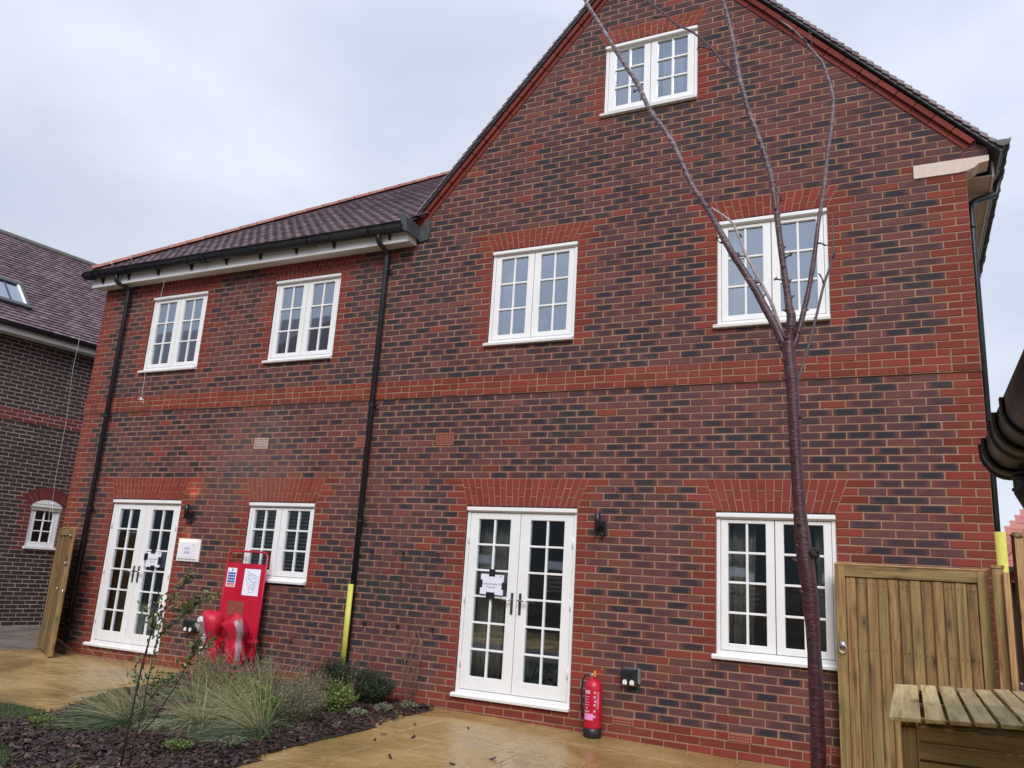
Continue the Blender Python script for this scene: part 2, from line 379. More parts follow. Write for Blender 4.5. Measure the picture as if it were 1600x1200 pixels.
class MB:
    def __init__(s): s.v = []; s.f = []; s.c = []; s.uv = []; s.T = None; s.sm = False
    def tv(s, p):
        p = Vector(p); return s.T @ p if s.T is not None else p
    def face(s, pts, tone=(.5, 0, 0), uv=None):
        i = len(s.v); s.v += [s.tv(p) for p in pts]
        s.f.append(tuple(range(i, i + len(pts)))); s.c.append(tone); s.uv.append(uv)
    def raw(s, pts, faces, tone=(.5, 0, 0)):
        i = len(s.v); s.v += [s.tv(p) for p in pts]
        for f_ in faces:
            s.f.append(tuple(i + k for k in f_)); s.c.append(tone); s.uv.append(None)
    def box(s, a, b, tone=(.5, 0, 0)):
        x0, y0, z0 = a; x1, y1, z1 = b
        s.raw([(x0, y0, z0), (x1, y0, z0), (x1, y1, z0), (x0, y1, z0), (x0, y0, z1), (x1, y0, z1), (x1, y1, z1), (x0, y1, z1)],
              [(0, 3, 2, 1), (4, 5, 6, 7), (0, 1, 5, 4), (1, 2, 6, 5), (2, 3, 7, 6), (3, 0, 4, 7)], tone)
    def bbox(s, a, b, r=.004, tone=(.5, 0, 0)):
        """box with chamfered front (-y) edges and plain sides"""
        x0, y0, z0 = a; x1, y1, z1 = b
        P = [(x0 + r, y0, z0 + r), (x1 - r, y0, z0 + r), (x1 - r, y0, z1 - r), (x0 + r, y0, z1 - r),
             (x0, y0 + r, z0), (x1, y0 + r, z0), (x1, y0 + r, z1), (x0, y0 + r, z1),
             (x0, y1, z0), (x1, y1, z0), (x1, y1, z1), (x0, y1, z1)]
        F = [(0, 1, 2, 3)]
        for k in range(4):
            j = (k + 1) % 4
            F += [(4 + k, 4 + j, j, k), (8 + k, 8 + j, 4 + j, 4 + k)]
        F.append((11, 10, 9, 8))
        s.raw(P, F, tone)
    def tube(s, pts, rad, n=8, caps=True, tone=(.5, 0, 0), ref=None):
        pts = [Vector(p) for p in pts]
        if not isinstance(rad, (list, tuple)): rad = [rad] * len(pts)
        rings = []; prev = None
        for i, p in enumerate(pts):
            d = (pts[min(i + 1, len(pts) - 1)] - pts[max(i - 1, 0)]).normalized()
            if prev is None:
                a = Vector((0, 0, 1)) if abs(d.z) < .9 else Vector((1, 0, 0))
                prev = d.cross(a).normalized()
            x = (prev - d * prev.dot(d)).normalized(); prev = x; y = d.cross(x)
            rings.append([p + (x * math.cos(2 * math.pi * k / n) + y * math.sin(2 * math.pi * k / n)) * rad[i] for k in range(n)])
        P = [q for r_ in rings for q in r_]; F = []
        for i in range(len(rings) - 1):
            for k in range(n):
                j = (k + 1) % n
                F.append((i * n + k, i * n + j, (i + 1) * n + j, (i + 1) * n + k))
        if caps:
            F.append(tuple(range(n - 1, -1, -1))); b = (len(rings) - 1) * n; F.append(tuple(b + k for k in range(n)))
        s.raw(P, F, tone)
    def lathe(s, c, prof, n=20, tone=(.5, 0, 0)):
        """prof: list of (radius, z) about a vertical axis at c"""
        P = []; F = []
        for r_, z in prof:
            for k in range(n):
                a = 2 * math.pi * k / n; P.append((c[0] + r_ * math.cos(a), c[1] + r_ * math.sin(a), c[2] + z))
        for i in range(len(prof) - 1):
            for k in range(n):
                j = (k + 1) % n; F.append((i * n + k, i * n + j, (i + 1) * n + j, (i + 1) * n + k))
        F.append(tuple(range(n - 1, -1, -1))); b = (len(prof) - 1) * n; F.append(tuple(b + k for k in range(n)))
        s.raw(P, F, tone)
    def prism(s, poly, axis, a, b, tone=(.5, 0, 0)):
        """poly of 2-D points in the two other axes, extruded from a to b along axis"""
        def mk(p, q):
            return {'x': (q, p[0], p[1]), 'y': (p[0], q, p[1]), 'z': (p[0], p[1], q)}[axis]
        n = len(poly); P = [mk(p, a) for p in poly] + [mk(p, b) for p in poly]
        F = [tuple(range(n)), tuple(range(2 * n - 1, n - 1, -1))] + [(k, k + n, (k + 1) % n + n, (k + 1) % n) for k in range(n)]
        s.raw(P, F, tone)
    def mesh(s, name, mat, off=Vector((0, 0, 0)), smooth=False, fix=True):
        me = bpy.data.meshes.new(name)
        me.from_pydata([tuple(p - off) for p in s.v], [], s.f)
        if any(s.c):
            ca = me.color_attributes.new('tone', 'FLOAT_COLOR', 'CORNER'); ul = me.uv_layers.new(name='UVMap')
            cd = []; ud = []
            for f_, c_, u_ in zip(s.f, s.c, s.uv):
                for k in range(len(f_)):
                    cd += [c_[0], c_[1], c_[2], 1.0]
                    ud += list(u_[k]) if u_ else [.5, .5]
            ca.data.foreach_set('color', cd); ul.data.foreach_set('uv', ud)
        for mm in (mat if isinstance(mat, list) else [mat]): me.materials.append(mm)
        if smooth: me.polygons.foreach_set('use_smooth', [True] * len(me.polygons))
        me.update(); return me
    def build(s, name, mat, parent=None, smooth=False, loc=None):
        off = wloc(parent) if parent is not None else Vector((0, 0, 0))
        l = Vector(loc) if loc is not None else Vector((0, 0, 0))
        me = s.mesh(name, mat, off + l, smooth)
        o = bpy.data.objects.new(name, me); COL.objects.link(o)
        o.location = l
        if parent is not None: o.parent = parent
        return o

def tag(o, label=None, cat=None, group=None, kind=None):
    if label: o['label'] = label
    if cat: o['category'] = cat
    if group: o['group'] = group
    if kind: o['kind'] = kind
    return o
def empty(name, loc, label, cat, group=None, kind=None):
    o = bpy.data.objects.new(name, None); COL.objects.link(o); o.location = loc; o.empty_display_size = .1
    return tag(o, label, cat, group, kind)
def text(name, s_, size, loc, rot, mat, parent=None, align='CENTER', ext=.0006):
    cu = bpy.data.curves.new(name, 'FONT'); cu.body = s_; cu.size = size; cu.align_x = align; cu.align_y = 'CENTER'
    cu.extrude = ext; cu.resolution_u = 2
    o = bpy.data.objects.new(name, cu); COL.objects.link(o)
    dg = bpy.context.evaluated_depsgraph_get(); me = bpy.data.meshes.new_from_object(o.evaluated_get(dg))
    bpy.data.objects.remove(o); me.materials.clear(); me.materials.append(mat)
    o = bpy.data.objects.new(name, me); COL.objects.link(o)
    off = wloc(parent) if parent is not None else Vector((0, 0, 0))
    o.location = Vector(loc) - off; o.rotation_euler = rot
    if parent is not None: o.parent = parent
    return o

# ------------------------------------------------------------------ ground levels
def gz(x, y=0): return .165 - .022 * max(0., min(x + 4.3, 5.5))
C = .0763          # brick course
S = 3.684          # underside of the string course
P = .2325          # brick length with joint

# ------------------------------------------------------------------ brickwork
def brick_prism(mb, b, T=None):
    """b = x0 bottom, x0 top, x1 bottom, x1 top, z0, z1, front y, kind, tone r, dark"""
    x0, x0t, x1, x1t, z0, z1, y, kind, r_, dk = b
    q = .0035; d = .095; tone = (r_, kind, dk)
    mb.T = T
    u1 = min(1.0, max(x1 - x0, x1t - x0t) / .22)
    A = [(x0 + q, y, z0 + q), (x1 - q, y, z0 + q), (x1t - q, y, z1 - q), (x0t + q, y, z1 - q)]
    B = [(x0, y + q, z0), (x1, y + q, z0), (x1t, y + q, z1), (x0t, y + q, z1)]
    D_ = [(x0, y + d, z0), (x1, y + d, z0), (x1t, y + d, z1), (x0t, y + d, z1)]
    i = len(mb.v); mb.v += [mb.tv(p) for p in A + B + D_]
    UA = [(0, 0), (u1, 0), (u1, 1), (0, 1)]
    def add(f_, u_): mb.f.append(tuple(i + k for k in f_)); mb.c.append(tone); mb.uv.append(u_)
    add((0, 1, 2, 3), UA)
    for k in range(4):
        j = (k + 1) % 4
        add((4 + k, 4 + j, j, k), [UA[k], UA[j], UA[j], UA[k]])
        add((8 + k, 8 + j, 4 + j, 4 + k), [UA[k], UA[j], UA[j], UA[k]])

def wall_courses(k0, k1, lo, hi, ops, rng, redz=None, quoin=(True, True), J=.0118, phase=0.0, dark_p=.52, redp=.03):
    """returns bricks and the mortar strips. lo/hi: functions z -> x of the wall ends; ops: dict(x0,x1,z0,z1,top,e0,e1)"""
    out = []; strips = []
    def edge(o, z, side):
        x = o['x0'] if side == 0 else o['x1']
        if o.get('top') and z > o['z1']:
            f_ = min(1., (z - o['z1']) / (o['top'] - o['z1'])); e = o['e0'] if side == 0 else o['e1']
            x = x + (e - x) * f_
        return x
    for k in range(k0, k1):
        z0 = S + k * C; z1 = z0 + C
        if redz and any(a <= z0 + .01 < b_ for a, b_ in redz['skip']): continue
        act = []; extra = []
        for o in ops:
            top = o.get('top') or o['z1']
            if z1 <= o['z0'] + .004 or z0 >= top - .004: continue
            if z0 < o['z0'] - .012:
                extra.append((o['x0'], o['x1'], z0, o['z0'])); act.append(o); continue
            act.append(o)
        act.sort(key=lambda o: o['x0'])
        cur0, cur1, lq = lo(z0), lo(z1), ('end' if quoin[0] and abs(lo(z0) - lo(z1)) < 1e-6 else None)
        ints = []
        for o in act:
            ints.append((cur0, cur1, edge(o, z0, 0), edge(o, z1, 0), lq, 'op', z0, z1)); cur0, cur1 = edge(o, z0, 1), edge(o, z1, 1); lq = 'op'
        ints.append((cur0, cur1, hi(z0), hi(z1), lq, 'end' if quoin[1] and abs(hi(z0) - hi(z1)) < 1e-6 and z0 < 5.68 else None, z0, z1))
        for a, b_, za, zb in extra: ints.append((a, a, b_, b_, None, None, za, zb))
        par = k % 2
        for (a0, a1, b0, b1, lq, rq, za, zb) in ints:
            if max(b0 - a0, b1 - a1) < .02: continue
            strips.append((a0, a1, b0, b1, za, zb))
            amin, bmax = min(a0, a1), max(b0, b1)
            cuts = []; reds = []
            la, rb = max(a0, a1), min(b0, b1)
            def quo(side, typ):
                # positions of joints from the edge
                if typ == 'end': return ([P * .5, P * 1.5] if par else [P]), 99
                return ([P * .5] if par else [P]), 99
            left = [amin]; right = [bmax]; lr = rr = 0
            if lq and rb - la > .9:
                q_, _ = quo(0, lq); left += [la + x for x in q_]; lr = len(q_)
            if rq and rb - la > .9:
                q_, _ = quo(1, rq); right += [rb - x for x in q_]; rr = len(q_)
            right = right[::-1]
            x = math.floor((left[-1] - phase - par * P / 2) / P + 1) * P + phase + par * P / 2
            mid = []
            while x < right[0]:
                if x - left[-1] > .07 and right[0] - x > .07 : mid.append(x)
                x += P
            if lr and rr and right[0] > left[-1]:
                nn_ = max(1, round((right[0] - left[-1]) / P)); mid = [left[-1] + (right[0] - left[-1]) * q_ / nn_ for q_ in range(1, nn_)]
            elif rr:
                mid = []; xq = right[0] - P
                while xq > left[-1] + .03: mid.append(xq); xq -= P
                mid.reverse()
            elif lr:
                mid = []; xq = left[-1] + P
                while xq < right[0] - .03: mid.append(xq); xq += P
            js = left + mid + right
            n = len(js) - 1
            for i in range(n):
                xa, xb = js[i], js[i + 1]
                ja = J / 2 + rng.uniform(-.0015, .0015)
                p0 = xa + (ja if i else J * .3); p1 = xb - (ja if i < n - 1 else J * .3)
                p0b = max(p0, a0 + (J * .3)); p0t = max(p0, a1 + J * .3); p1b = min(p1, b0 - J * .3); p1t = min(p1, b1 - J * .3)
                if max(p1b - p0b, p1t - p0t) < .012: continue
                if p1b < p0b: p1b = p0b = (p1b + p0b) / 2
                if p1t < p0t: p1t = p0t = (p1t + p0t) / 2
                isred = (i < lr) or (i >= n - rr)
                if redz and any(a <= za + .01 < b_ for a, b_ in redz['red']): isred = True
                kind = 0.0 if isred else 1.0
                if not isred and rng.random() < redp: kind = .25
                dk = 0.0
                cl = mnoise.noise(Vector(((p0 + p1) * .28, za * .75, 3.7))) + .5 * mnoise.noise(Vector(((p0 + p1) * .9, za * 2.1, 9.1)))
                if kind > .5: dk = rng.uniform(.55, 1.1) if rng.random() < dark_p + .55 * cl else (rng.uniform(.1, .6) if rng.random() < .6 else 0)
                dz = rng.uniform(-.0015, .0015); yo = rng.uniform(-.0022, .002)
                proj = 0.0
                if redz:
                    for a, b_, pr in redz.get('proj', []):
                        if a <= za + .01 < b_: proj = pr
                out.append((p0b, p0t, p1b, p1t, za + J / 2 + dz, zb - J / 2 + dz, yo - proj, kind, min(1, max(0, rng.random() * .8 + .1 - .35 * cl)) if kind > .5 else rng.random(), dk))
    return out, strips

def arch_bricks(o, rng, J=.009, brickw=.070):
    z0, z1 = o['z1'], o['top']; n = round((o['x1'] - o['x0']) / brickw * 1.0)
    out = []
    for i in range(n):
        b0 = o['x0'] + (o['x1'] - o['x0']) * i / n; b1 = o['x0'] + (o['x1'] - o['x0']) * (i + 1) / n
        t0 = o['e0'] + (o['e1'] - o['e0']) * i / n; t1 = o['e0'] + (o['e1'] - o['e0']) * (i + 1) / n
        f_ = .36 if i % 2 else .66
        zm = z0 + (z1 - z0) * f_
        L = lambda a, b_, z: a + (b_ - a) * (z - z0) / (z1 - z0)
        for za, zb in ((z0 + .002, zm - J / 2), (zm + J / 2, z1 - J / 2)):
            out.append((L(b0, t0, za) + J / 2, L(b0, t0, zb) + J / 2, L(b1, t1, za) - J / 2, L(b1, t1, zb) - J / 2, za, zb,
                        rng.uniform(-.002, .0015), 0.0, .35 + rng.random() * .65, 0.0))
    return out

def emit_bricks(bricks, parent, mat, T, eye, cap=300, name='brick'):
    """the cap bricks nearest to the eye as parts of their own, the rest joined"""
    def cen(b):
        p = Vector(((b[0] + b[2]) / 2, b[6], (b[4] + b[5]) / 2)); return T @ p if T is not None else p
    idx = sorted(range(len(bricks)), key=lambda i: (cen(bricks[i]) - eye).length)
    off = wloc(parent)
    cache = {}
    for i in idx[:cap]:
        b = bricks[i]
        w0 = round(b[2] - b[0], 2); rect = abs(b[0] - b[1]) < .002 and abs(b[2] - b[3]) < .002
        key = (w0, b[7] > .5, int(b[8] * 4), int(b[9] * 2)) if rect else None
        loc = Vector((b[0], 0, b[4]))
        if key is None or key not in cache or abs(cache[key][1] - (b[2] - b[0])) > .004 or abs(cache[key][2] - (b[5] - b[4])) > .004:
            mb = MB(); bb = (0, b[1] - b[0], b[2] - b[0], b[3] - b[0], 0, b[5] - b[4], b[6], b[7], b[8], b[9])
            brick_prism(mb, bb); me = mb.mesh(name, mat)
            if key is not None: cache[key] = (me, b[2] - b[0], b[5] - b[4])
        else: me = cache[key][0]
        ob = bpy.data.objects.new(name, me); COL.objects.link(ob); ob.parent = parent
        if T is not None:
            ob.location = T @ loc - off; ob.rotation_euler = T.to_euler()
        else: ob.location = loc - off
    if len(idx) > cap:
        mb = MB()
        for i in idx[cap:]: brick_prism(mb, bricks[i], T)
        mb.T = None
        o = mb.build('brickwork', mat, parent); o['kind'] = 'stuff'

EYE = Vector((0, -8.14, 1.6))

# ------------------------------------------------------------------ MAIN HOUSE
house = empty('brick_house', (-5.4, 0, .13), 'red and blue brick house with white windows and a tall front gable', 'house')
XL, XR = -11.53, .688
def op(x0, x1, z0, z1, top=None, e=.11, el=None): return dict(x0=x0, x1=x1, z0=z0, z1=z1, top=top, e0=x0 - (el if el is not None else e), e1=x1 + e)
ATOP = S - 13 * C
WINS = {
 'W1': (-10.385, -9.236, 4.278, 5.511), 'W2': (-7.91, -6.765, 4.278, 5.511), 'W3': (-4.435, -3.314, 4.278, 5.511),
 'W4': (-1.695, -.572, 4.278, 5.511), 'W5': (-3.058, -1.918, 7.070, 8.066), 'W6': (-7.85, -6.75, 1.351, 2.376), 'W7': (-1.702, -.588, .968, 2.370),
 'D1': (-10.50, -9.111, .308, 2.378), 'D2': (-4.537, -3.181, .308, 2.378)}
OPS = []
for k, (a, b, z0, z1) in WINS.items():
    top = ATOP if z1 < 3 else (S + 27 * C if z1 < 6 else S + 60 * C)
    OPS.append(op(a, b, z0, z1, top, .115, .1))
OPS.append(dict(x0=.238, x1=.70, z0=5.668, z1=5.812, x=1))
brng = random.Random(3)
def lo(z):
    return XL if z < 5.80 else max(XL, -5.432 + (z - 6.071) / 1.114) if z > 5.6 else XL
def hi(z):
    return XR if z < 5.93 else .645 - (z - 5.961) / 1.078
def lo2(z):
    if z < 5.775: return XL
    return -5.66 if z < 5.82 else -5.432 + (z - 6.071) / 1.114
PL = S - 44 * C
redz = dict(red=[(-1, PL), (S - .001, S + 3 * C - .001)], skip=[], proj=[(S - .001, S + 3 * C - .001, .018)])
bricks, strips = wall_courses(-48, 75, lo2, hi, OPS, brng, redz)
bricks = [b for b in bricks if max(b[2] - b[0], b[3] - b[1]) > .012]
# projecting string course: shorter bricks among long ones
nb = []
for b in bricks:
    if not (S - .001 <= b[4] - .004 < S + 3 * C): nb.append(b)
for r_ in range(3):
    x = XR - .002; k_ = r_ % 2; z = S + r_ * C
    if r_ == 1: k_ = 1
    while x > XL + .03:
        w_ = (P if k_ == 0 else P * .5); a_ = max(x - w_, XL + .002); dz = brng.uniform(-.0015, .0015)
        if a_ - XL < .06: a_ = XL + .002
        nb.append((a_ + .0055, a_ + .0055, x - .0055, x - .0055, z + .0059 + dz, z + C - .0059 + dz, -.018 + brng.uniform(-.002, .002), 0.0, brng.random(), 0.0))
        x = a_; k_ = 1 - k_ if brng.random() > .04 else k_
        if a_ <= XL + .003: break
bricks = nb
mb = MB()
for a0, a1, b0, b1, z0, z1 in strips:
    y = .0045 - (.018 if S - .001 <= z0 + .01 < S + 3 * C else 0)
    mb.face([(a0, y, z0), (b0, y, z0), (b1, y, z1), (a1, y, z1)])
mb.face([(XL, -.0135, S), (XL, .006, S), (XR, .006, S), (XR, -.0135, S)])
mb.face([(XL, -.0135, S + 3 * C), (XR, -.0135, S + 3 * C), (XR, .006, S + 3 * C), (XL, .006, S + 3 * C)])
for o in OPS:
    if o.get('x'): continue
    mb.face([(o['x0'], .0045, o['z1']), (o['x1'], .0045, o['z1']), (o['e1'], .0045, o['top']), (o['e0'], .0045, o['top'])])
mb.build('mortar_bed', M['mortar'], house)
emit_bricks(bricks, house, M['brick'], None, EYE, 300)
for o in OPS:
    if o.get('x'): continue
    for b in arch_bricks(o, brng):
        m2 = MB(); brick_prism(m2, b); m2.build('arch_brick', M['brick'], house)

# reveals, side walls, back of the wall
for o in OPS:
    if o.get('x'): continue
    mb = MB()
    x0, x1, z0, z1 = o['x0'], o['x1'], o['z0'], o['z1']
    for q in ([(x0, .09, z0), (x0, .26, z0), (x0, .26, z1), (x0, .09, z1)], [(x1, .09, z1), (x1, .26, z1), (x1, .26, z0), (x1, .09, z0)],
              [(x0, .004, z1), (x1, .004, z1), (x1, .26, z1), (x0, .26, z1)], [(x0, .004, z0), (x0, .26, z0), (x1, .26, z0), (x1, .004, z0)]):
        mb.face(q, (.4, 0, 0))
    mb.build('reveal_lining', M['brick'], house)
def flank(x, sgn):
    bs, st = wall_courses(-48, 27, lambda z: 0.0, lambda z: 10.4, [], brng, dict(red=[(-1, PL), (S - .001, S + 3 * C - .001)], skip=[]), (True, True))
    T = Matrix.Translation((x, 0, 0)) @ Matrix.Rotation(math.radians(90), 4, 'Z')
    if sgn < 0: T = Matrix.Translation((x, 10.4, 0)) @ Matrix.Rotation(math.radians(-90), 4, 'Z')
    bs = [b for b in bs if b[0] > .1 and b[2] < 10.3 or True]
    m2 = MB()
    for b in bs: brick_prism(m2, b[:6] + (b[6] + .0,) + b[7:], T)
    m2.T = None
    o = m2.build('flank_brickwork', M['brick'], house); o['kind'] = 'stuff'
    m3 = MB(); m3.T = T
    m3.face([(0.01, .0045, 0), (10.4, .0045, 0), (10.4, .0045, 5.75), (0.01, .0045, 5.75)]); m3.build('flank_mortar', M['mortar'], house)
flank(XR, 1); flank(XL, -1)
mb = MB(); mb.box((XL, 10.3, 0), (XR, 10.4, 5.75)); mb.build('rear_wall', M['mortar'], house)

# raked brick verge courses
def rake(p0, p1, nrm, off0, off1, yf, tone0):
    L = (p1 - p0).length; d = (p1 - p0) / L; n = int(L / P)
    for i in range(n + 1):
        a = i * P + .005; b = min((i + 1) * P - .005, L)
        if b - a < .03: continue
        q = [p0 + d * a + nrm * off0, p0 + d * b + nrm * off0, p0 + d * b + nrm * off1, p0 + d * a + nrm * off1]
        m2 = MB(); m2.prism([(v.x, v.y) for v in q], 'y', yf, .10, (brng.random() * .8, 0, 0)); m2.build('verge_brick', M['brick'], house)
AP = Vector((-2.497, 9.343))
for p0, n in ((Vector((-5.52, 5.973)), Vector((-1.114, 1)).normalized()), (Vector((.70, 5.90)), Vector((1.078, 1)).normalized())):
    rake(p0, AP + (Vector((0, 0))), n, .003, .054, -.012, 0)
    rake(p0 + n * .0, AP + Vector((0, .0)), n, .060, .112, -.045, 0)
mb = MB()
for p0, n in ((Vector((-5.52, 5.973)), Vector((-1.114, 1)).normalized()), (Vector((.70, 5.90)), Vector((1.078, 1)).normalized())):
    q = [p0, AP, AP + Vector((0, .19)), p0 + n * .128]
    mb.prism([(v.x, v.y) for v in q], 'y', .0035, .02)
mb.build('verge_mortar', M['mortar'], house)

# cast stone kneeler at the right eave
mb = MB()
prof = [(.238, 5.672), (.62, 5.672), (.70, 5.682), (.76, 5.705), (.80, 5.74), (.885, 5.755), (.887, 5.812), (.238, 5.812)]
mb.prism(prof, 'y', -.014, .21); mb.build('kneeler_stone', M['cream'], house)
mb = MB()
mb.box((XR, .22, 5.70), (.93, 10.3, 5.715)); mb.build('soffit', M['soffit'], house)
mb = MB(); mb.box((.925, .215, 5.69), (.945, 10.3, 5.90)); mb.build('fascia', M['paint_old'], house)
for b in ((.66, .66, .885, .885, 5.818, 5.882, -.003, 1.0, .4, .5), (.67, .67, .86, .80, 5.893, 5.955, -.004, 1.0, .8, .3)):
    m2 = MB(); brick_prism(m2, b); m2.build('brick', M['brick'], house)
mb = MB(); mb.prism([(.60, 5.812), (.88, 5.812), (.88, 5.89), (.78, 5.97), (.60, 5.97)], 'y', .004, .1); mb.build('kneeler_mortar', M['mortar'], house)

# windows
PAPER_Y = .018
def window(key, name, leafs, nx, nz, side, cen, bot, top, label=None, door=False, sillx=(.03, .0)):
    x0, x1, z0, z1 = WINS[key]
    wo_ = bpy.data.objects.new(name, None); COL.objects.link(wo_); wo_.parent = house
    wo_.location = Vector(((x0 + x1) / 2, 0, z0)) - wloc(house)
    if label: wo_['label'] = label
    jw = .042
    f = MB()
    zs = z0 + .045
    f.bbox((x0 + .002, .022, zs), (x0 + jw, .11, z1 - .004), .004); f.bbox((x1 - jw, .022, zs), (x1 - .002, .11, z1 - .004), .004)
    f.bbox((x0 + jw, .022, z1 - jw - .03), (x1 - jw, .11, z1 - .004), .004); f.bbox((x0 + jw, .022, zs), (x1 - jw, .11, zs + .035), .004)
    f.build('window_frame', M['paint'], wo_)
    h = MB(); h.bbox((x0 + .003, -.012, z1 - .058), (x1 - .003, .03, z1 - .016), .006); h.build('head_trim', M['paint'], wo_)
    s_ = MB(); s_.prism([(-.045, z0 + .003), (-.05, z0 + .028), (-.02, z0 + .045), (.09, z0 + .047), (.09, z0 + .003)], 'x', x0 - sillx[0], x1 + sillx[1])
    s_.build('sill', M['paint'], wo_)
    pz0, pz1 = z0 + bot, z1 - top
    mid = (x0 + x1) / 2
    cells = [(x0 + side, mid - cen / 2), (mid + cen / 2, x1 - side)] if leafs == 2 else [(x0 + side, x1 - side)]
    for li, (a, b) in enumerate(cells):
        la = x0 + jw + .004 if li == 0 else mid + .004
        lb = mid - .004 if (li == 0 and leafs == 2) else x1 - jw - .004
        l0, l1 = zs + .04, z1 - .078
        c = MB(); yf, yb = .026, .085
        c.bbox((la, yf, l0), (a, yb, l1), .004); c.bbox((b, yf, l0), (lb, yb, l1), .004)
        c.bbox((a, yf, l0), (b, yb, pz0), .004); c.bbox((a, yf, pz1), (b, yb, l1), .004)
        bw = .011
        xs = [a + (b - a) * i / nx for i in range(nx + 1)]; zz = [pz0 + (pz1 - pz0) * i / nz for i in range(nz + 1)]
        for x in xs[1:-1]: c.bbox((x - bw, .036, pz0), (x + bw, .075, pz1), .003)
        for z in zz[1:-1]:
            for i in range(nx): c.bbox((xs[i] + (bw if i else 0), .036, z - bw), (xs[i + 1] - (bw if i < nx - 1 else 0), .075, z + bw), .003)
        c.build('door_leaf' if door else 'casement', M['paint'], wo_)
        for i in range(nx):
            for j in range(nz):
                g = MB(); e = .002
                tl = R.uniform(-.0006, .0006)
                g.raw([(xs[i] + e, .056 + tl, zz[j] + e), (xs[i + 1] - e, .056, zz[j] + e), (xs[i + 1] - e, .056 - tl, zz[j + 1] - e), (xs[i] + e, .056, zz[j + 1] - e)], [(0, 1, 2, 3)])
                g.build('pane', M['glass'], wo_)
        if door:
            hx = lb - .045 if li == 0 else la + .045
            d = 1 if li else -1
            hb = MB(); hb.bbox((hx - .014, .010, 1.215), (hx + .014, .026, 1.44), .006); hb.build('handle_plate', M['dark_metal'], wo_)
            hd = MB(); hd.tube([(hx, .012, 1.365), (hx, -.035, 1.365)], .010, 8); hd.tube([(hx - d * .006, -.035, 1.365), (hx + d * .115, -.035, 1.362)], .0095, 8)
            hd.build('handle', M['steel'], wo_, True)
            for z in (.62, 1.30, 1.95):
                ee = la - .004 if li == 0 else lb + .004
                hg = MB(); hg.tube([(ee, .016, z), (ee, .016, z + .11)], .007, 8); hg.build('hinge', M['paint'], wo_, True)
    # room behind
    rm = MB(); dpt = 2.2
    a, b = x0 - .25, x1 + .25; c0, c1 = (z0 - .1, z1 + .25)
    if door: c0 = z0 + .03
    for q in ([(a, dpt, c0), (b, dpt, c0), (b, dpt, c1), (a, dpt, c1)], [(a, .26, c0), (a, dpt, c0), (a, dpt, c1), (a, .26, c1)],
              [(b, dpt, c0), (b, .26, c0), (b, .26, c1), (b, dpt, c1)], [(a, .26, c0), (b, .26, c0), (b, dpt, c0), (a, dpt, c0)],
              [(a, .26, c1), (a, dpt, c1), (b, dpt, c1), (b, .26, c1)],
              [(a, .26, c0), (x0, .26, c0), (x0, .26, c1), (a, .26, c1)], [(x1, .26, c0), (b, .26, c0), (b, .26, c1), (x1, .26, c1)]):
        rm.face(q)
    rm.build('room_interior', M['room'], wo_)
    return wo_
W = (.115, .17, .145, .112)
window('W1', 'window', 2, 2, 3, *W, 'upstairs casement nearest the left corner'); window('W2', 'window', 2, 2, 3, *W)
window('W3', 'window', 2, 2, 3, *W); window('W4', 'window', 2, 2, 3, *W)
window('W5', 'window', 2, 2, 3, .125, .165, .145, .09, 'small attic casement high in the gable')
window('W6', 'window', 2, 2, 3, .085, .185, .155, .108); window('W7', 'window', 2, 2, 4, .115, .165, .15, .112, 'tall four row downstairs casement')
window('D1', 'french_door', 2, 2, 6, .15, .25, .222, .148, 'left pair of french doors', True, (.055, .0))
window('D2', 'french_door', 2, 2, 6, .15, .243, .222, .148, 'right pair of french doors', True, (.02, .01))

# air bricks and vents
def grille(name, x0, x1, z0, z1, nx, nz, mat, label=None):
    t_ = MB(); y0, y1 = -.006, .012; bx, bz = (x1 - x0) / nx * .34, (z1 - z0) / nz * .36
    e = .014
    t_.box((x0, y0, z0), (x0 + e, y1, z1)); t_.box((x1 - e, y0, z0), (x1, y1, z1))
    t_.box((x0 + e, y0, z0), (x1 - e, y1, z0 + e)); t_.box((x0 + e, y0, z1 - e), (x1 - e, y1, z1))
    X0, X1, Z0, Z1 = x0 + e, x1 - e, z0 + e, z1 - e
    for i in range(1, nx):
        x = X0 + (X1 - X0) * i / nx; t_.box((x - bx / 2, y0, Z0), (x + bx / 2, y1, Z1))
    for j in range(1, nz):
        z = Z0 + (Z1 - Z0) * j / nz; t_.box((X0, y0 + .001, z - bz / 2), (X1, y1, z + bz / 2))
    o = t_.build(name, mat, house)
    if label: o['label'] = label
    k = MB(); k.box((x0 + .004, -.0025, z0 + .004), (x1 - .004, .004, z1 - .004)); k.build('vent_shade_plate', M['hole_shade'], o)  # flat near-black plate; the shade in the grille holes is its colour
grille('air_vent', -7.905, -7.665, 3.083, 3.229, 9, 5, M['vent_cream'], 'pale buff louvred vent')
grille('air_vent', -6.205, -5.985, 3.080, 3.220, 8, 5, M['terracotta']); grille('air_vent', -5.026, -4.790, 3.088, 3.236, 9, 5, M['terracotta'])
for x in (-2.71, -1.585, -.70): grille('air_brick', x, x + .215, PL - C + .006, PL - .006, 9, 2, M['terracotta'])

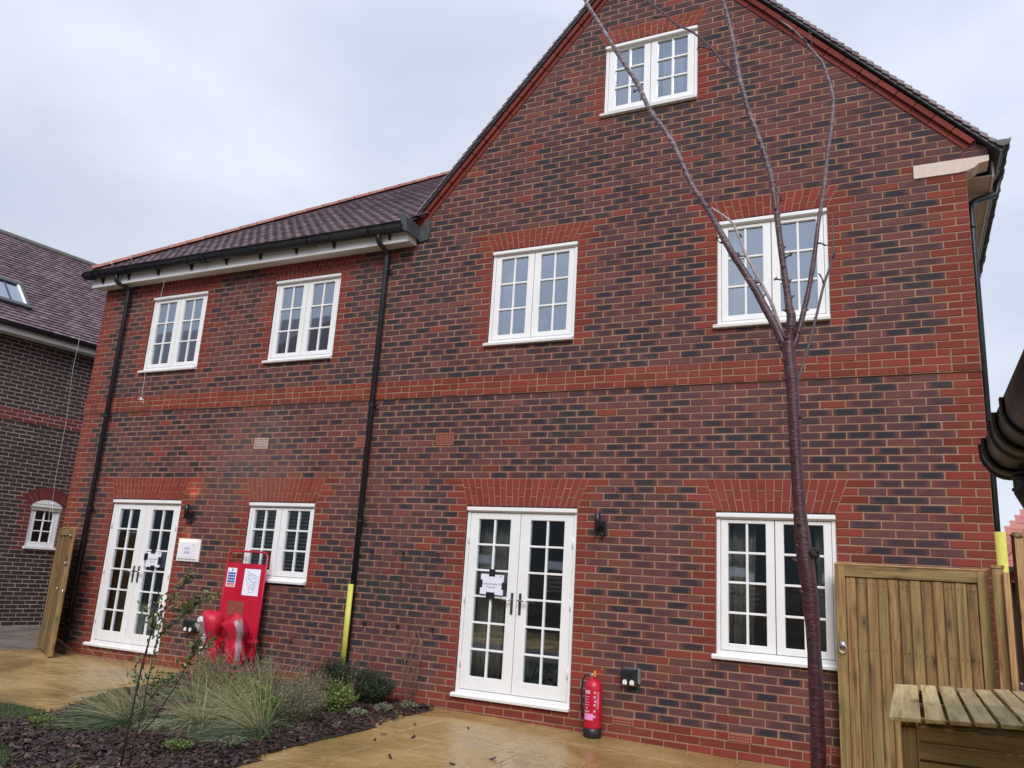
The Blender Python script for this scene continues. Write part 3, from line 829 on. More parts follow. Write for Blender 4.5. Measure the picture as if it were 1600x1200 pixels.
# main roof
def tone_r(): return (R.random(), 0, 0)
def tile(mb_, o, ux, uz, n, w, l, th, lift, tone):
    """plain tile lying on the plane: o lower left corner, ux along, uz up the slope, n normal"""
    c = lambda a, b, h: o + ux * a + uz * b + n * h
    camb = .004
    P_ = [c(0, 0, 0), c(w, 0, 0), c(w, l, -lift), c(0, l, -lift), c(0, 0, th), c(w / 2, 0, th + camb), c(w, 0, th), c(w, l, th - lift), c(w / 2, l, th - lift + camb), c(0, l, th - lift)]
    mb_.raw(P_, [(4, 5, 8, 9), (5, 6, 7, 8), (0, 1, 6, 5, 4), (1, 2, 7, 6), (3, 0, 4, 9)], tone)
ROOFC = Vector((-11.60, -.30, 5.965)); s_ = .755
def tiled(parent, o, ux, uz, width, height, keep, mat, gauge=.1, w=.165, cap=300, eye=EYE, nm='roof_tile', tilt=.018, th=.013):
    n = ux.cross(uz).normalized(); lst = []
    rows = int(height / gauge)
    for j in range(rows):
        off_ = (j % 2) * w / 2
        for i in range(-1, int(width / w) + 1):
            a = i * w + off_; p = o + ux * (a + w / 2) + uz * (j * gauge)
            if keep(a + w / 2, j * gauge, p): lst.append((a, j * gauge, p))
    lst.sort(key=lambda q: (q[2] - eye).length)
    def put(mb_, q, base=None):
        a, b, _ = q
        oo = o + ux * (a + .0015) + uz * b + n * (.004 + R.uniform(-.0015, .002))
        if base is not None: oo = oo - base
        tile(mb_, oo, ux, uz, n, w - .003, gauge * 1.55, th, tilt + R.uniform(-.003, .003), tone_r())
    off = wloc(parent); cache = []
    for k, q in enumerate(lst[:cap]):
        base = o + ux * q[0] + uz * q[1]
        if k < 40:
            mb_ = MB(); put(mb_, q, base); me = mb_.mesh(nm, mat); cache.append(me)
        else: me = R.choice(cache)
        ob = bpy.data.objects.new(nm, me); COL.objects.link(ob); ob.parent = parent; ob.location = base - off
    if len(lst) > cap:
        mb_ = MB()
        for q in lst[cap:]: put(mb_, q)
        ob = mb_.build('roof_tiling', mat, parent); ob['kind'] = 'stuff'
HT = 5.3
uzs = Vector((0, 1, s_)).normalized(); sl = math.sqrt(1 + s_ * s_)
def gable_left(z): return -5.62 + (z - 5.93) / 1.114        # left edge of the gable roof at height z
def keep_main(a, b, p):
    t_ = b / sl
    return a > t_ - .05 and a < 12.6 - t_ and b < HT * sl and (p.x < gable_left(p.z) - .06)
tiled(house, ROOFC + Vector((0, 0, .0)), Vector((1, 0, 0)), uzs, 8.5, HT * sl, keep_main, M['tile'], nm='roof_tile')
# under-slopes of the hipped roof
x0, x1, y0, y1, zb = -11.58, .95, -.28, 10.6, 5.95
rt = MB(); q = HT - .02
zt = zb + s_ * q
rt.face([(x0, y0, zb), (-5.62, y0, zb), (gable_left(zt) , y0 + q, zt), (x0 + q, y0 + q, zt)])
rt.face([(x0, y1, zb), (x0, y0, zb), (x0 + q, y0 + q, zt)])
rt.face([(x1, y1, zb), (x0, y1, zb), (x0 + q, y0 + q, zt), (x1 - q, y0 + q, zt)])
rt.face([(x1 - q, y0 + q, zt), (-2.5, y0 + q, zt - .6), (.9, 9.8, 5.9)])
rt.build('roof_deck', M['tile'], house)
# red hip tiles
hd_ = Vector((1, 1, s_)).normalized(); hl = HT * math.sqrt(2 + s_ * s_); nH = int(hl / .3)
for i in range(nH):
    a = ROOFC + Vector((.02, .02, .035)) + hd_ * (i * .3); b = a + hd_ * .292
    side = Vector((1, -1, 0)).normalized(); upv = side.cross(hd_); upv = upv if upv.z > 0 else -upv
    m2 = MB(); P_ = []; n = 8
    for pt, rr in ((a, .098), (b, .09)):
        for k in range(n + 1):
            an = math.pi * k / n; P_.append(pt + side * math.cos(an) * rr + upv * (math.sin(an) * rr * .75 - .01))
    m2.raw(P_, [(k, k + 1, k + n + 2, k + n + 1) for k in range(n)] + [tuple(range(n, -1, -1)), tuple(range(n + 1, 2 * n + 2))], tone_r())
    m2.build('hip_tile', M['tile_red'], house)
# gable roof: both slopes, stepping courses, verge tiles over the front
for sgn, slope, xe, ze in ((1, 1.114, -5.66, 6.045), (-1, 1.078, 1.0, 5.825)):
    ux = Vector((0, 1, 0)) if sgn < 0 else Vector((0, 1, 0)); uz = Vector((sgn, 0, slope)).normalized(); n = Vector((-sgn * slope, 0, 1)).normalized()
    apx = -2.497; hl = abs(apx - xe) * math.sqrt(1 + slope * slope)
    rows = int(hl / .1) + 1
    bd = MB(); vt = []
    for j in range(rows):
        a = Vector((xe, 0, ze)) + uz * (j * .1); L1 = min(.155, hl - j * .1 + .02)
        c = lambda y, b_, h: a + ux * y + uz * b_ + n * h
        lenY = 4.4 if sgn > 0 else 10.3
        def slab(mb_, ya, yb, tone):
            P_ = [c(ya, 0, .012), c(yb, 0, .012), c(yb, L1, -.012), c(ya, L1, -.012), c(ya, 0, .030), c(yb, 0, .030), c(yb, L1, .002), c(ya, L1, .002)]
            F_ = [(0, 3, 2, 1), (4, 5, 6, 7), (0, 1, 5, 4), (1, 2, 6, 5), (2, 3, 7, 6), (3, 0, 4, 7)]
            if sgn > 0: F_ = [f_[::-1] for f_ in F_]
            mb_.raw(P_, F_, tone)
        wv = .165 if j % 2 else .248
        m2 = MB(); slab(m2, -.095 + R.uniform(-.004, .004), -.095 + wv, tone_r()); m2.build('verge_tile', M['tile'], house)
        y = -.095 + wv + .003
        while y < lenY:
            slab(bd, y, y + .162, tone_r()); y += .165 if y < 2.5 else 1.6
            if y > 2.5 + .2: slab(bd, y - 1.6 + .165, y, tone_r())
    o = bd.build('gable_tiling', M['tile'], house); o['kind'] = 'stuff'
    uc = MB()   # undercloak and deck
    p0 = Vector((xe, 0, ze)) - n * .03; p1 = p0 + uz * hl
    q = [p0, p1, p1 + n * .032, p0 + n * .032]
    uc.prism([(v.x, v.z) for v in q], 'y', -.075, 4.3 if sgn > 0 else 10.2); uc.build('undercloak', M['lead'], house)
rg = MB()
for i in range(14):
    y = -.1 + i * .3; n = 8; P_ = []
    for yy in (y, y + .29):
        for k in range(n + 1):
            an = math.pi * k / n; P_.append((-2.497 + math.cos(an) * .1, yy, 9.50 + math.sin(an) * .08))
    rg.raw(P_, [(k + 1, k, k + n + 1, k + n + 2) for k in range(n)] + [tuple(range(0, n + 1))], tone_r())
rg.build('ridge_tile', M['tile_red'], house)
# left eave: fascia, soffit, lead apron where gable meets eave
mb = MB(); mb.bbox((-11.62, -.215, 5.715), (-5.585, -.195, 5.90), .003); mb.box((-5.60, -.195, 5.735), (-5.585, .0, 5.90)); mb.box((-11.62, -.195, 5.735), (-11.605, 0, 5.90))
mb.build('fascia', M['paint'], house)
mb = MB(); mb.box((-11.60, -.195, 5.74), (-5.602, .0, 5.755)); mb.build('soffit', M['paint_old'], house)
mb = MB()
mb.prism([(-5.62, 6.02), (-5.60, 5.80), (-5.50, 5.775), (-5.40, 5.80), (-5.385, 5.87), (-5.40, 6.10), (-5.46, 6.08), (-5.52, 5.98)], 'y', -.022, .0)
mb.prism([(-5.66, 6.04), (-5.60, 5.83), (-5.53, 5.80), (-5.55, 6.0), (-5.60, 6.06)], 'y', -.33, -.024)
mb.build('lead_apron', M['lead'], house)

# gutters and downpipes (their own things, fixed to the house)
def gutter(name, a, b, r_, label, cat='gutter', mat=None, unions=(), brackets=(), group=None, closed_a=True, closed_b=True):
    mat = mat or M['black']
    g = empty(name, a, label, cat, group)
    a, b = Vector(a), Vector(b); d = (b - a).normalized(); sd = Vector((0, 0, 1)).cross(d).normalized()
    def trough(mb_, p, q_, r0, th, n=12):
        P_ = []
        for pt in (p, q_):
            for rr in (r0, r0 - th):
                for k in range(n + 1):
                    an = math.pi + math.pi * k / n
                    P_.append(pt + sd * math.cos(an) * rr + Vector((0, 0, math.sin(an) * rr * 1.12 + (.018 if k in (0, n) else 0))))
        m_ = n + 1; F = []
        for k in range(n):
            F += [(k, k + 1, 2 * m_ + k + 1, 2 * m_ + k), (m_ + k + 1, m_ + k, 3 * m_ + k, 3 * m_ + k + 1), (k + 1, k, m_ + k, m_ + k + 1), (2 * m_ + k, 2 * m_ + k + 1, 3 * m_ + k + 1, 3 * m_ + k)]
        F += [(0, m_, 3 * m_, 2 * m_), (n, 2 * m_ + n, 3 * m_ + n, m_ + n)]
        F = [f_ for f_ in F]
        mb_.raw(P_, F)
    mb_ = MB(); trough(mb_, a, b, r_, .004); mb_.build('trough', mat, g, True)
    L = (b - a).length
    for u_ in unions:
        mb_ = MB(); trough(mb_, a + d * (u_ - .05), a + d * (u_ + .05), r_ + .006, .008)
        for e_ in (-.05, .05): trough(mb_, a + d * (u_ + e_ - .006), a + d * (u_ + e_ + .006), r_ + .011, .012)
        mb_.build('union', mat, g, True)
    for u_ in brackets:
        mb_ = MB(); p = a + d * u_
        trough(mb_, p - d * .012, p + d * .012, r_ + .007, .006)
        mb_.build('bracket', mat, g, True)
        if abs(d.x) > .5:
            mb_ = MB(); mb_.prism([(a.y + .02, a.z - r_ * .7), (a.y + .075, a.z - .02), (a.y + .075, a.z - .155), (a.y + .05, a.z - .15)], 'x', p.x - .012, p.x + .012); mb_.build('bracket_arm', mat, g)
    for fl, p, sg in ((closed_a, a, -1), (closed_b, b, 1)):
        if fl:
            mb_ = MB(); n = 12
            arc = [p + sd * math.cos(math.pi + math.pi * k / n) * (r_ + .004) + Vector((0, 0, math.sin(math.pi + math.pi * k / n) * (r_ + .004))) for k in range(n + 1)]
            P_ = [q_ - d * .005 for q_ in arc] + [q_ + d * .005 for q_ in arc]; m_ = n + 1
            mb_.raw(P_, [tuple(range(n, -1, -1)), tuple(range(m_, 2 * m_))] + [(k, k + 1, m_ + k + 1, m_ + k) for k in range(n)] + [(n, 0, m_, m_ + n)])
            mb_.build('stop_end', mat, g)
    return g
gutter('gutter', (-11.70, -.295, 5.915), (-5.60, -.295, 5.90), .075, 'long black half round gutter along the left eave of the house',
       unions=(.14, 2.6, 4.6, 5.62), brackets=[.35, .95, 1.6, 2.3, 3.0, 3.65, 4.3, 4.95, 5.85])
gutter('gutter', (1.005, -.10, 5.905), (1.005, 10.2, 5.88), .06, 'black gutter running back along the right hand eave', unions=(.7, 3), brackets=(.15, .45, 1.2, 1.7, 2.4, 3.4, 4.4))

def pipe(name, pts, r_, clips, label, axis='y', brk=1):
    g = empty(name, (pts[-1][0], pts[-1][1], pts[-1][2]), label, 'downpipe')
    mb_ = MB(); mb_.tube(pts, r_, 14); mb_.build('pipe', M['black'], g, True)
    for z in clips:
        x, y = pts[-1][0], pts[-1][1]
        mb_ = MB(); mb_.tube([(x, y, z - .011), (x, y, z + .011)], r_ + .006, 14)
        if axis == 'y':
            mb_.box((x - .02, y + r_ - .01, z - .012), (x + .02, -.002, z + .012)); mb_.box((x + r_ - .01, y - .002, z - .009), (x + .085, y + .03, z + .009))
        else: mb_.box((XR + .002, y - .03, z - .012), (x - r_ + .01, y + .03, z + .012))
        mb_.build('pipe_clip', M['black'], g)
    return g
def swan(x0, y0, z0, x1, y1, z1, zend):
    return [(x0, y0, z0), (x0, y0, z0 - .10), (x0, y0 + .01, z0 - .13), (x0 + (x1 - x0) * .12, y0 + (y1 - y0) * .15, z0 - .16), (x0 + (x1 - x0) * .85, y0 + (y1 - y0) * .85, z1 + .06), (x1, y1 - .005, z1 + .025), (x1, y1, z1), (x1, y1, zend)]
pipe('downpipe', swan(-10.97, -.285, 5.885, -10.90, -.075, 5.62, gz(-11) - .02), .034, (5.46, 3.62, 2.22, .62), 'black downpipe on the left corner of the house, beside the open gate')
pipe('downpipe', swan(-5.99, -.285, 5.885, -5.975, -.075, 5.60, gz(-6) - .02), .034, (5.42, 3.60, 2.16), 'black downpipe down the middle of the wall with a yellow sleeve at its foot')
g = pipe('downpipe', [(1.0, .62, 5.86), (1.0, .62, 5.72), (.98, .61, 5.68), (.80, .52, 5.60), (.76, .49, 5.56), (.745, .48, 5.50), (.745, .47, .1)], .034, (5.3, 3.2, 2.9), 'black downpipe round the right corner of the house', 'x')
# yellow protectors
def sleeve(x, y, z0, z1, r_, label, a0=180, a1=360, lean=0):
    mb_ = MB(); n = 10; P_ = []
    for z in (z0, z1):
        for rr in (r_, r_ - .008):
            for k in range(n + 1):
                an = math.radians(a0 + (a1 - a0) * k / n); P_.append((x + lean * (z - z0) + math.cos(an) * rr, y + math.sin(an) * rr, z))
    m_ = n + 1; F = []
    for k in range(n):
        F += [(k, k + 1, 2 * m_ + k + 1, 2 * m_ + k), (m_ + k + 1, m_ + k, 3 * m_ + k, 3 * m_ + k + 1), (2 * m_ + k, 2 * m_ + k + 1, 3 * m_ + k + 1, 3 * m_ + k), (k + 1, k, m_ + k, m_ + k + 1)]
    F += [(0, 2 * m_, 3 * m_, m_), (n, m_ + n, 3 * m_ + n, 2 * m_ + n)]
    mb_.raw(P_, F); o = mb_.build('pipe_sleeve', M['yellow'], None, True); tag(o, label, 'pipe protector')
sleeve(-5.985, -.078, .40, 1.41, .047, 'yellow plastic sleeve on the foot of the middle downpipe', 160, 330)
sleeve(.755, .40, .16, 2.27, .055, 'tall yellow plastic sleeve behind the right hand gate post', 150, 390)

# wall lamps
def wall_lamp(x, z, lit, label):
    g = empty('wall_lamp', (x, 0, z), label, 'wall light', 'cylindrical outdoor wall lamps')
    mb_ = MB(); mb_.lathe((x - .02, -.085, z - .085), [(.0, .002), (.026, .002), (.030, 0), (.030, .19), (.026, .192), (.026, .18), (0, .18)], 18); mb_.build('lamp_body', M['black'], g, True)
    mb_ = MB(); mb_.bbox((x - .005, -.018, z - .125), (x + .055, -.001, z + .03), .005); mb_.box((x - .02, -.06, z - .04), (x + .03, -.016, z + .0)); mb_.build('back_plate', M['black'], g)
    mb_ = MB(); mb_.lathe((x + .02, -.045, z - .14), [(0, 0), (.016, .004), (.02, .02), (.02, .035), (0, .037)], 12); mb_.build('sensor', M['black'], g, True)
    if lit:
        for s2 in (1, -1):
            ld = bpy.data.lights.new('lamp_bulb', 'SPOT'); ld.energy = 2.6; ld.color = (1, .55, .22); ld.spot_size = math.radians(95); ld.spot_blend = .8; ld.shadow_soft_size = .015
            lo_ = bpy.data.objects.new('lamp_bulb', ld); COL.objects.link(lo_); lo_.parent = g
            lo_.location = (-.02, -.085, .115 if s2 > 0 else -.095)
            lo_.rotation_euler = (math.pi if s2 > 0 else 0, 0, 0)
wall_lamp(-8.87, 2.20, True, 'black cylinder wall lamp switched on beside the left french doors')
wall_lamp(-2.895, 2.215, False, 'black cylinder wall lamp, off, right of the right french doors')

# meter cupboard with plot paper
g = empty('meter_cupboard', (-8.82, 0, 1.54), 'square white meter cupboard with a paper reading PLOT on the wall', 'meter box')
mb = MB(); mb.bbox((-9.02, -.022, 1.545), (-8.61, .0, 1.845), .006); mb.build('cupboard_frame', M['paint'], g)
mb = MB(); mb.bbox((-8.99, -.036, 1.575), (-8.64, -.0225, 1.815), .006); mb.build('cupboard_door', M['paint'], g)
g = empty('plot_paper', (-8.81, -.037, 1.60), 'sheet of paper reading PLOT stuck on the white meter cupboard', 'paper sign')
mb = MB(); mb.box((-8.94, -.0385, 1.60), (-8.68, -.0375, 1.79)); mb.build('paper', M['paper'], g)
text('lettering', 'PLOT', .042, (-8.815, -.040, 1.715), (math.pi / 2, 0, 0), M['ink'], g)
text('lettering', '22-82', .042, (-8.82, -.040, 1.665), (math.pi / 2, 0, 0), M['ink'], g)
text('lettering', 'VIS', .022, (-8.715, -.040, 1.765), (math.pi / 2, 0, 0), M['ink'], g)

def notice(x0, x1, z0, z1, tapes, l1, l2, label, tilt):
    cx, cz = (x0 + x1) / 2, (z0 + z1) / 2; y = .014
    g = empty('paper_notice', (cx, y, cz), label, 'notice')
    mb_ = MB(); mb_.box((x0, y, z0), (x1, y + .001, z1)); mb_.build('paper', M['paper'], g)
    for a, b, c, d_ in tapes:
        mb_ = MB(); mb_.box((a, y - .0015, b), (c, y - .0003, d_)); mb_.build('tape', M['tape'], g)
    text('lettering', l1, (x1 - x0) * .105, (cx, y - .0012, cz + .005), (math.pi / 2, 0, 0), M['ink'], g, ext=.0003)
    text('lettering', l2, (x1 - x0) * .105, (cx - .01, y - .0012, cz - .03), (math.pi / 2, 0, 0), M['ink'], g, ext=.0003)
    text('lettering', 'VIS', .022, (x1 - .035, y - .0012, z1 - .022), (math.pi / 2, 0, 0), M['ink'], g, ext=.0003)
    g.rotation_euler = (0, tilt, 0)
notice(-4.305, -4.02, 1.405, 1.623, [(-4.205, 1.60, -4.13, 1.68), (-4.345, 1.475, -4.28, 1.56), (-4.04, 1.465, -3.98, 1.545), (-4.225, 1.355, -4.12, 1.43)],
       'No Boots Inside This', 'Property', 'white paper taped with black tape to the right french doors', .015)
notice(-9.635, -9.355, 1.44, 1.645, [(-9.56, 1.62, -9.475, 1.68), (-9.685, 1.53, -9.61, 1.62), (-9.40, 1.475, -9.33, 1.58), (-9.53, 1.40, -9.45, 1.46)],
       'No Boots Inside This', 'Property', 'white paper taped with black tape to the left french doors', .0)

def socket(x0, x1, z0, z1, label):
    g = empty('outdoor_socket', ((x0 + x1) / 2, 0, z0), label, 'socket', 'outdoor sockets on the wall')
    mb_ = MB(); mb_.bbox((x0 + .02, -.045, z0 + .01), (x1, .0, z1), .008); mb_.build('back_box', M['steel'] if False else plain_grey, g)
    mb_ = MB(); mb_.bbox((x0, -.095, z0 + .012), (x1 - .022, -.046, z1 - .003), .016); mb_.build('cover', M['black'], g)
    for k in (.28, .66):
        xx = x0 + (x1 - x0) * k; mb_ = MB(); mb_.prism([(xx - .02, z0 + .005), (xx + .02, z0 + .005), (xx + .024, z0 + .03), (xx + .012, z0 + .05), (xx - .012, z0 + .05), (xx - .024, z0 + .03)], 'y', -.102, -.096); mb_.build('latch', M['paint_old'], g)
plain_grey = plain('grey_plastic', (.16, .16, .17), .5)
socket(-2.62, -2.43, .645, .80, 'black double outdoor socket right of the fire extinguisher')
socket(-8.64, -8.40, .66, .81, 'black double outdoor socket low on the wall between the left french doors and the trolley')

# curtains, blind, things on the window sill
def curtain(x0, x1, z0, z1, y, label, drape=0):
    mb_ = MB(); n = 40; P_ = []; F = []
    for j, z in enumerate((z0, (z0 + z1) / 2, z1)):
        for i in range(n + 1):
            f_ = i / n; w_ = (x1 - x0) * (1 - (drape * (1 - j / 2) if drape > 0 else 0)); xs = x0 + f_ * w_
            if drape < 0: xs = x1 - (1 - f_) * (x1 - x0) * (1 + drape * (1 - j / 2))
            P_.append((xs, y + .028 * math.sin(f_ * (x1 - x0) * 62 + .4 * math.sin(f_ * 9)), z))
    for j in range(2):
        for i in range(n): a = j * (n + 1) + i; F.append((a, a + 1, a + n + 2, a + n + 1))
    mb_.raw(P_, F); o = mb_.build('curtain', M['curtain'], None, True)
    sm = o.modifiers.new('thickness', 'SOLIDIFY'); sm.thickness = .004
    tag(o, label, 'curtain')
curtain(-4.45, -4.07, .34, 2.42, .24, 'grey curtain behind the left leaf of the right french doors', .1)
curtain(-1.62, -1.34, .9, 2.42, .22, 'grey curtain at the left side of the tall downstairs window', .15)
curtain(-.80, -.62, .9, 2.42, .22, 'grey curtain at the right side of the tall downstairs window', -.3)
curtain(-4.36, -4.20, 4.3, 5.55, .22, 'pale curtain at the left of the upstairs window over the right french doors')
curtain(-1.62, -1.42, 4.3, 5.55, .22, 'pale curtain at the left of the upstairs window behind the tree')
curtain(-2.95, -2.66, 7.1, 8.1, .22, 'pale curtain in the left half of the attic window')
curtain(-2.38, -2.14, 7.1, 8.1, .22, 'pale curtain in the right half of the attic window')
g = empty('venetian_blind', (-7.3, .17, 1.4), 'dark horizontal slatted blind in the small downstairs window', 'blind')
for i in range(22):
    z = 1.40 + i * .046
    for a, b in ((-7.79, -7.33), (-7.27, -6.81)):
        mb = MB(); mb.raw([(a, .125, z), (b, .125, z), (b, .165, z + .012), (a, .165, z + .012), (a, .125, z + .005), (b, .125, z + .005), (b, .165, z + .017), (a, .165, z + .017)], [(0, 3, 2, 1), (4, 5, 6, 7), (0, 1, 5, 4), (1, 2, 6, 5), (2, 3, 7, 6), (3, 0, 4, 7)]); mb.build('blind_slat', M['blind'], g)
g = empty('jug', (-3.80, .17, 4.33), 'white jug of pink flowers on the sill of the upstairs window left of the tree', 'jug')
mb = MB(); mb.lathe((-3.84, .17, 4.33), [(.05, 0), (.06, .03), (.058, .2), (.062, .28), (.05, .28), (.045, .2)], 16); mb.build('jug_body', M['ceramic'], g, True)
mb = MB(); mb.tube([(-3.79 + .045 * math.sin(k * .6), .17, 4.60 - .045 * math.cos(k * .6)) for k in range(11)], .010, 6); mb.build('jug_handle', M['ceramic'], g, True)
mb = MB()
for i in range(24):
    c_ = Vector((-3.84 + R.gauss(0, .05), .17 + R.gauss(0, .04), 4.74 + R.gauss(0, .05))); mb.lathe(tuple(c_), [(0, -.016), (.022, 0), (0, .016)], 6)
mb.build('flowers', M['pink_flower'], g)

# ------------------------------------------------------------------ LEFT NEIGHBOUR HOUSE
LW = Vector((-15.007, 1.609, 0)); la = math.radians(7.5)
LT = Matrix.Translation(LW) @ Matrix.Rotation(math.radians(90) - la, 4, 'Z')
# local frame: +x runs along its wall away from the camera, -y faces east (towards the garden)
lh = empty('neighbour_house', (-15.1, 1.6, .13), 'dark brown brick neighbour house at the left edge with a purple tiled roof', 'house')
lops = [dict(x0=.135, x1=.70, z0=1.575, z1=2.33, top=2.56, e0=.02, e1=.80)]
lb, lst = wall_courses(-48, 24, lambda z: -4.5, lambda z: 4.0, lops, brng, dict(red=[(S + 3 * C - .001, S + 6 * C - .001)], skip=[], proj=[(S + 3 * C - .001, S + 6 * C - .001, .015)]), (False, False), J=.0145, dark_p=.25, redp=.0)
emit_bricks(lb, lh, M['brick_lh'], LT, Vector((-11, -2.0, 1.8)), 300)
mb = MB(); mb.T = LT
for a0, a1, b0, b1, z0, z1 in lst:
    y = .0045 - (.015 if S + 3 * C - .001 <= z0 + .01 < S + 6 * C else 0)
    mb.face([(a0, y, z0), (b0, y, z0), (b1, y, z1), (a1, y, z1)])
mb.face([(.02, .0045, 2.3), (.80, .0045, 2.3), (.80, .0045, 2.62), (.02, .0045, 2.62)])
mb.face([(-4.5, .005, 5.4), (4, .005, 5.4), (4, .005, 5.7), (-4.5, .005, 5.7)])
mb.box((-4.5, .01, 0), (-4.49, 8, 5.5)); mb.box((3.99, .01, 0), (4, 8, 5.5)); mb.T = None
mb.build('mortar_bed', M['mortar_lh'], lh)
# segmental arch
cx_, span, rise = .4175, .565, .10
Rr = (span ** 2 / 4 + rise ** 2) / (2 * rise)
czz = 2.43 + rise - .02 - Rr
nv = 10; h0 = math.asin(span / 2 / Rr)
for ring, (ra, rb_) in enumerate(((Rr + .005, Rr + .175), (Rr + .183, Rr + .24))):
    nvv = nv if ring == 0 else 5
    for i in range(nvv):
        a0_ = -h0 * 1.12 + 2 * h0 * 1.12 * i / nvv + .012; a1_ = -h0 * 1.12 + 2 * h0 * 1.12 * (i + 1) / nvv - .012
        q = [(cx_ + math.sin(a0_) * ra, czz + math.cos(a0_) * ra), (cx_ + math.sin(a1_) * ra, czz + math.cos(a1_) * ra), (cx_ + math.sin(a1_) * rb_, czz + math.cos(a1_) * rb_), (cx_ + math.sin(a0_) * rb_, czz + math.cos(a0_) * rb_)]
        m2 = MB(); m2.T = LT; m2.prism(q, 'y', -.006, .08, (R.random(), 0, 0)); m2.T = None; m2.build('arch_brick', M['brick_lh'], lh)
wo_ = bpy.data.objects.new('window', None); COL.objects.link(wo_); wo_.parent = lh; wo_.location = LT @ Vector((.4175, 0, 1.575)) - wloc(lh)
def lbld(mb_, nm, mat, par): mb_.T = None; return mb_.build(nm, mat, par)
f_ = MB(); f_.T = LT; x0, x1, z0, z1 = .138, .697, 1.575, 2.43
f_.bbox((x0, .02, z0 + .04), (x0 + .045, .1, z1)); f_.bbox((x1 - .045, .02, z0 + .04), (x1, .1, z1))
f_.prism([(x0, z1 - .06), (x1, z1 - .06), (x1, z1 + .0)] + [(cx_ + math.sin(a) * Rr, czz + math.cos(a) * Rr) for a in [h0 * k / 5 for k in range(5, -6, -1)]] + [(x0, z1)], 'y', -.005, .1)
lbld(f_, 'window_frame', M['paint'], wo_)
f_ = MB(); f_.T = LT; f_.bbox((x0 - .03, -.05, z0), (x1 + .01, .1, z0 + .045)); lbld(f_, 'sill', M['paint'], wo_)
f_ = MB(); f_.T = LT; a, b, c, d_ = x0 + .11, x1 - .11, z0 + .14, z1 - .11
f_.bbox((x0 + .046, .026, z0 + .046), (a, .08, z1 - .062)); f_.bbox((b, .026, z0 + .046), (x1 - .046, .08, z1 - .062)); f_.bbox((a, .026, z0 + .046), (b, .08, c)); f_.bbox((a, .026, d_), (b, .08, z1 - .062))
f_.bbox(((a + b) / 2 - .011, .036, c), ((a + b) / 2 + .011, .07, d_))
for k in (1, 2):
    z = c + (d_ - c) * k / 3; f_.bbox((a, .036, z - .011), ((a + b) / 2 - .011, .07, z + .011)); f_.bbox(((a + b) / 2 + .011, .036, z - .011), (b, .07, z + .011))
lbld(f_, 'casement', M['paint'], wo_)
for i in range(2):
    for j in range(3):
        g_ = MB(); g_.T = LT; xa = a + (b - a) * i / 2; xb = a + (b - a) * (i + 1) / 2; za = c + (d_ - c) * j / 3; zb_ = c + (d_ - c) * (j + 1) / 3
        g_.face([(xa, .055, za), (xb, .055, za), (xb, .055, zb_), (xa, .055, zb_)]); lbld(g_, 'pane', M['glass'], wo_)
f_ = MB(); f_.T = LT; f_.box((x0 - .1, .9, z0 - .1), (x1 + .1, .95, z1 + .1)); f_.box((x0 - .1, .12, z0 - .1), (x0 - .05, .9, z1 + .1)); f_.box((x1 + .05, .12, z0 - .1), (x1 + .1, .9, z1 + .1)); lbld(f_, 'room_interior', M['room'], wo_)
# eave and roof
f_ = MB(); f_.T = LT; f_.bbox((-4.6, -.30, 5.47), (4.1, -.28, 5.60)); f_.box((-4.6, -.28, 5.48), (4.1, 0, 5.50)); lbld(f_, 'fascia', M['paint_old'], lh)
pt_ = math.radians(44)
n_L = LT.to_3x3(); ux = n_L @ Vector((1, 0, 0)); uz = n_L @ Vector((0, math.cos(pt_), math.sin(pt_)))
o_ = LT @ Vector((-4.6, -.34, 5.60)); RH = 3.78
tiled(lh, o_, ux, uz, 8.6, RH, lambda a, b, p: True, M['tile_lh'], cap=0, tilt=.034, gauge=.108, th=.02)
f_ = MB(); f_.T = LT; ry, rz = -.34 + RH * math.cos(pt_), 5.60 + RH * math.sin(pt_)
f_.face([(-4.6, -.33, 5.58), (4.0, -.33, 5.58), (4.0, ry, rz - .03), (-4.6, ry, rz - .03)]); f_.face([(4.0, 2 * ry + .3, 5.58), (-4.6, 2 * ry + .3, 5.58), (-4.6, ry, rz - .03), (4.0, ry, rz - .03)])
f_.face([(-4.5, 0, 5.4), (-4.5, ry, rz - .05), (-4.5, 2 * ry, 5.4)])
lbld(f_, 'roof_deck', M['tile'], lh)
f_ = MB(); f_.T = LT
for i in range(20):
    x = -4.6 + i * .44; f_.tube([(x, ry, rz - .02), (x + .43, ry, rz - .02)], .085, 10)
lbld(f_, 'ridge_tile', plain('grey_ridge_tile', (.12, .115, .11), .7), lh)
g = gutter('gutter', tuple(LT @ Vector((-4.6, -.36, 5.645))), tuple(LT @ Vector((4.0, -.36, 5.62))), .06, 'black gutter along the eave of the dark brick neighbour house', brackets=[.6 + i * .62 for i in range(12)])
for i in range(13):
    pass
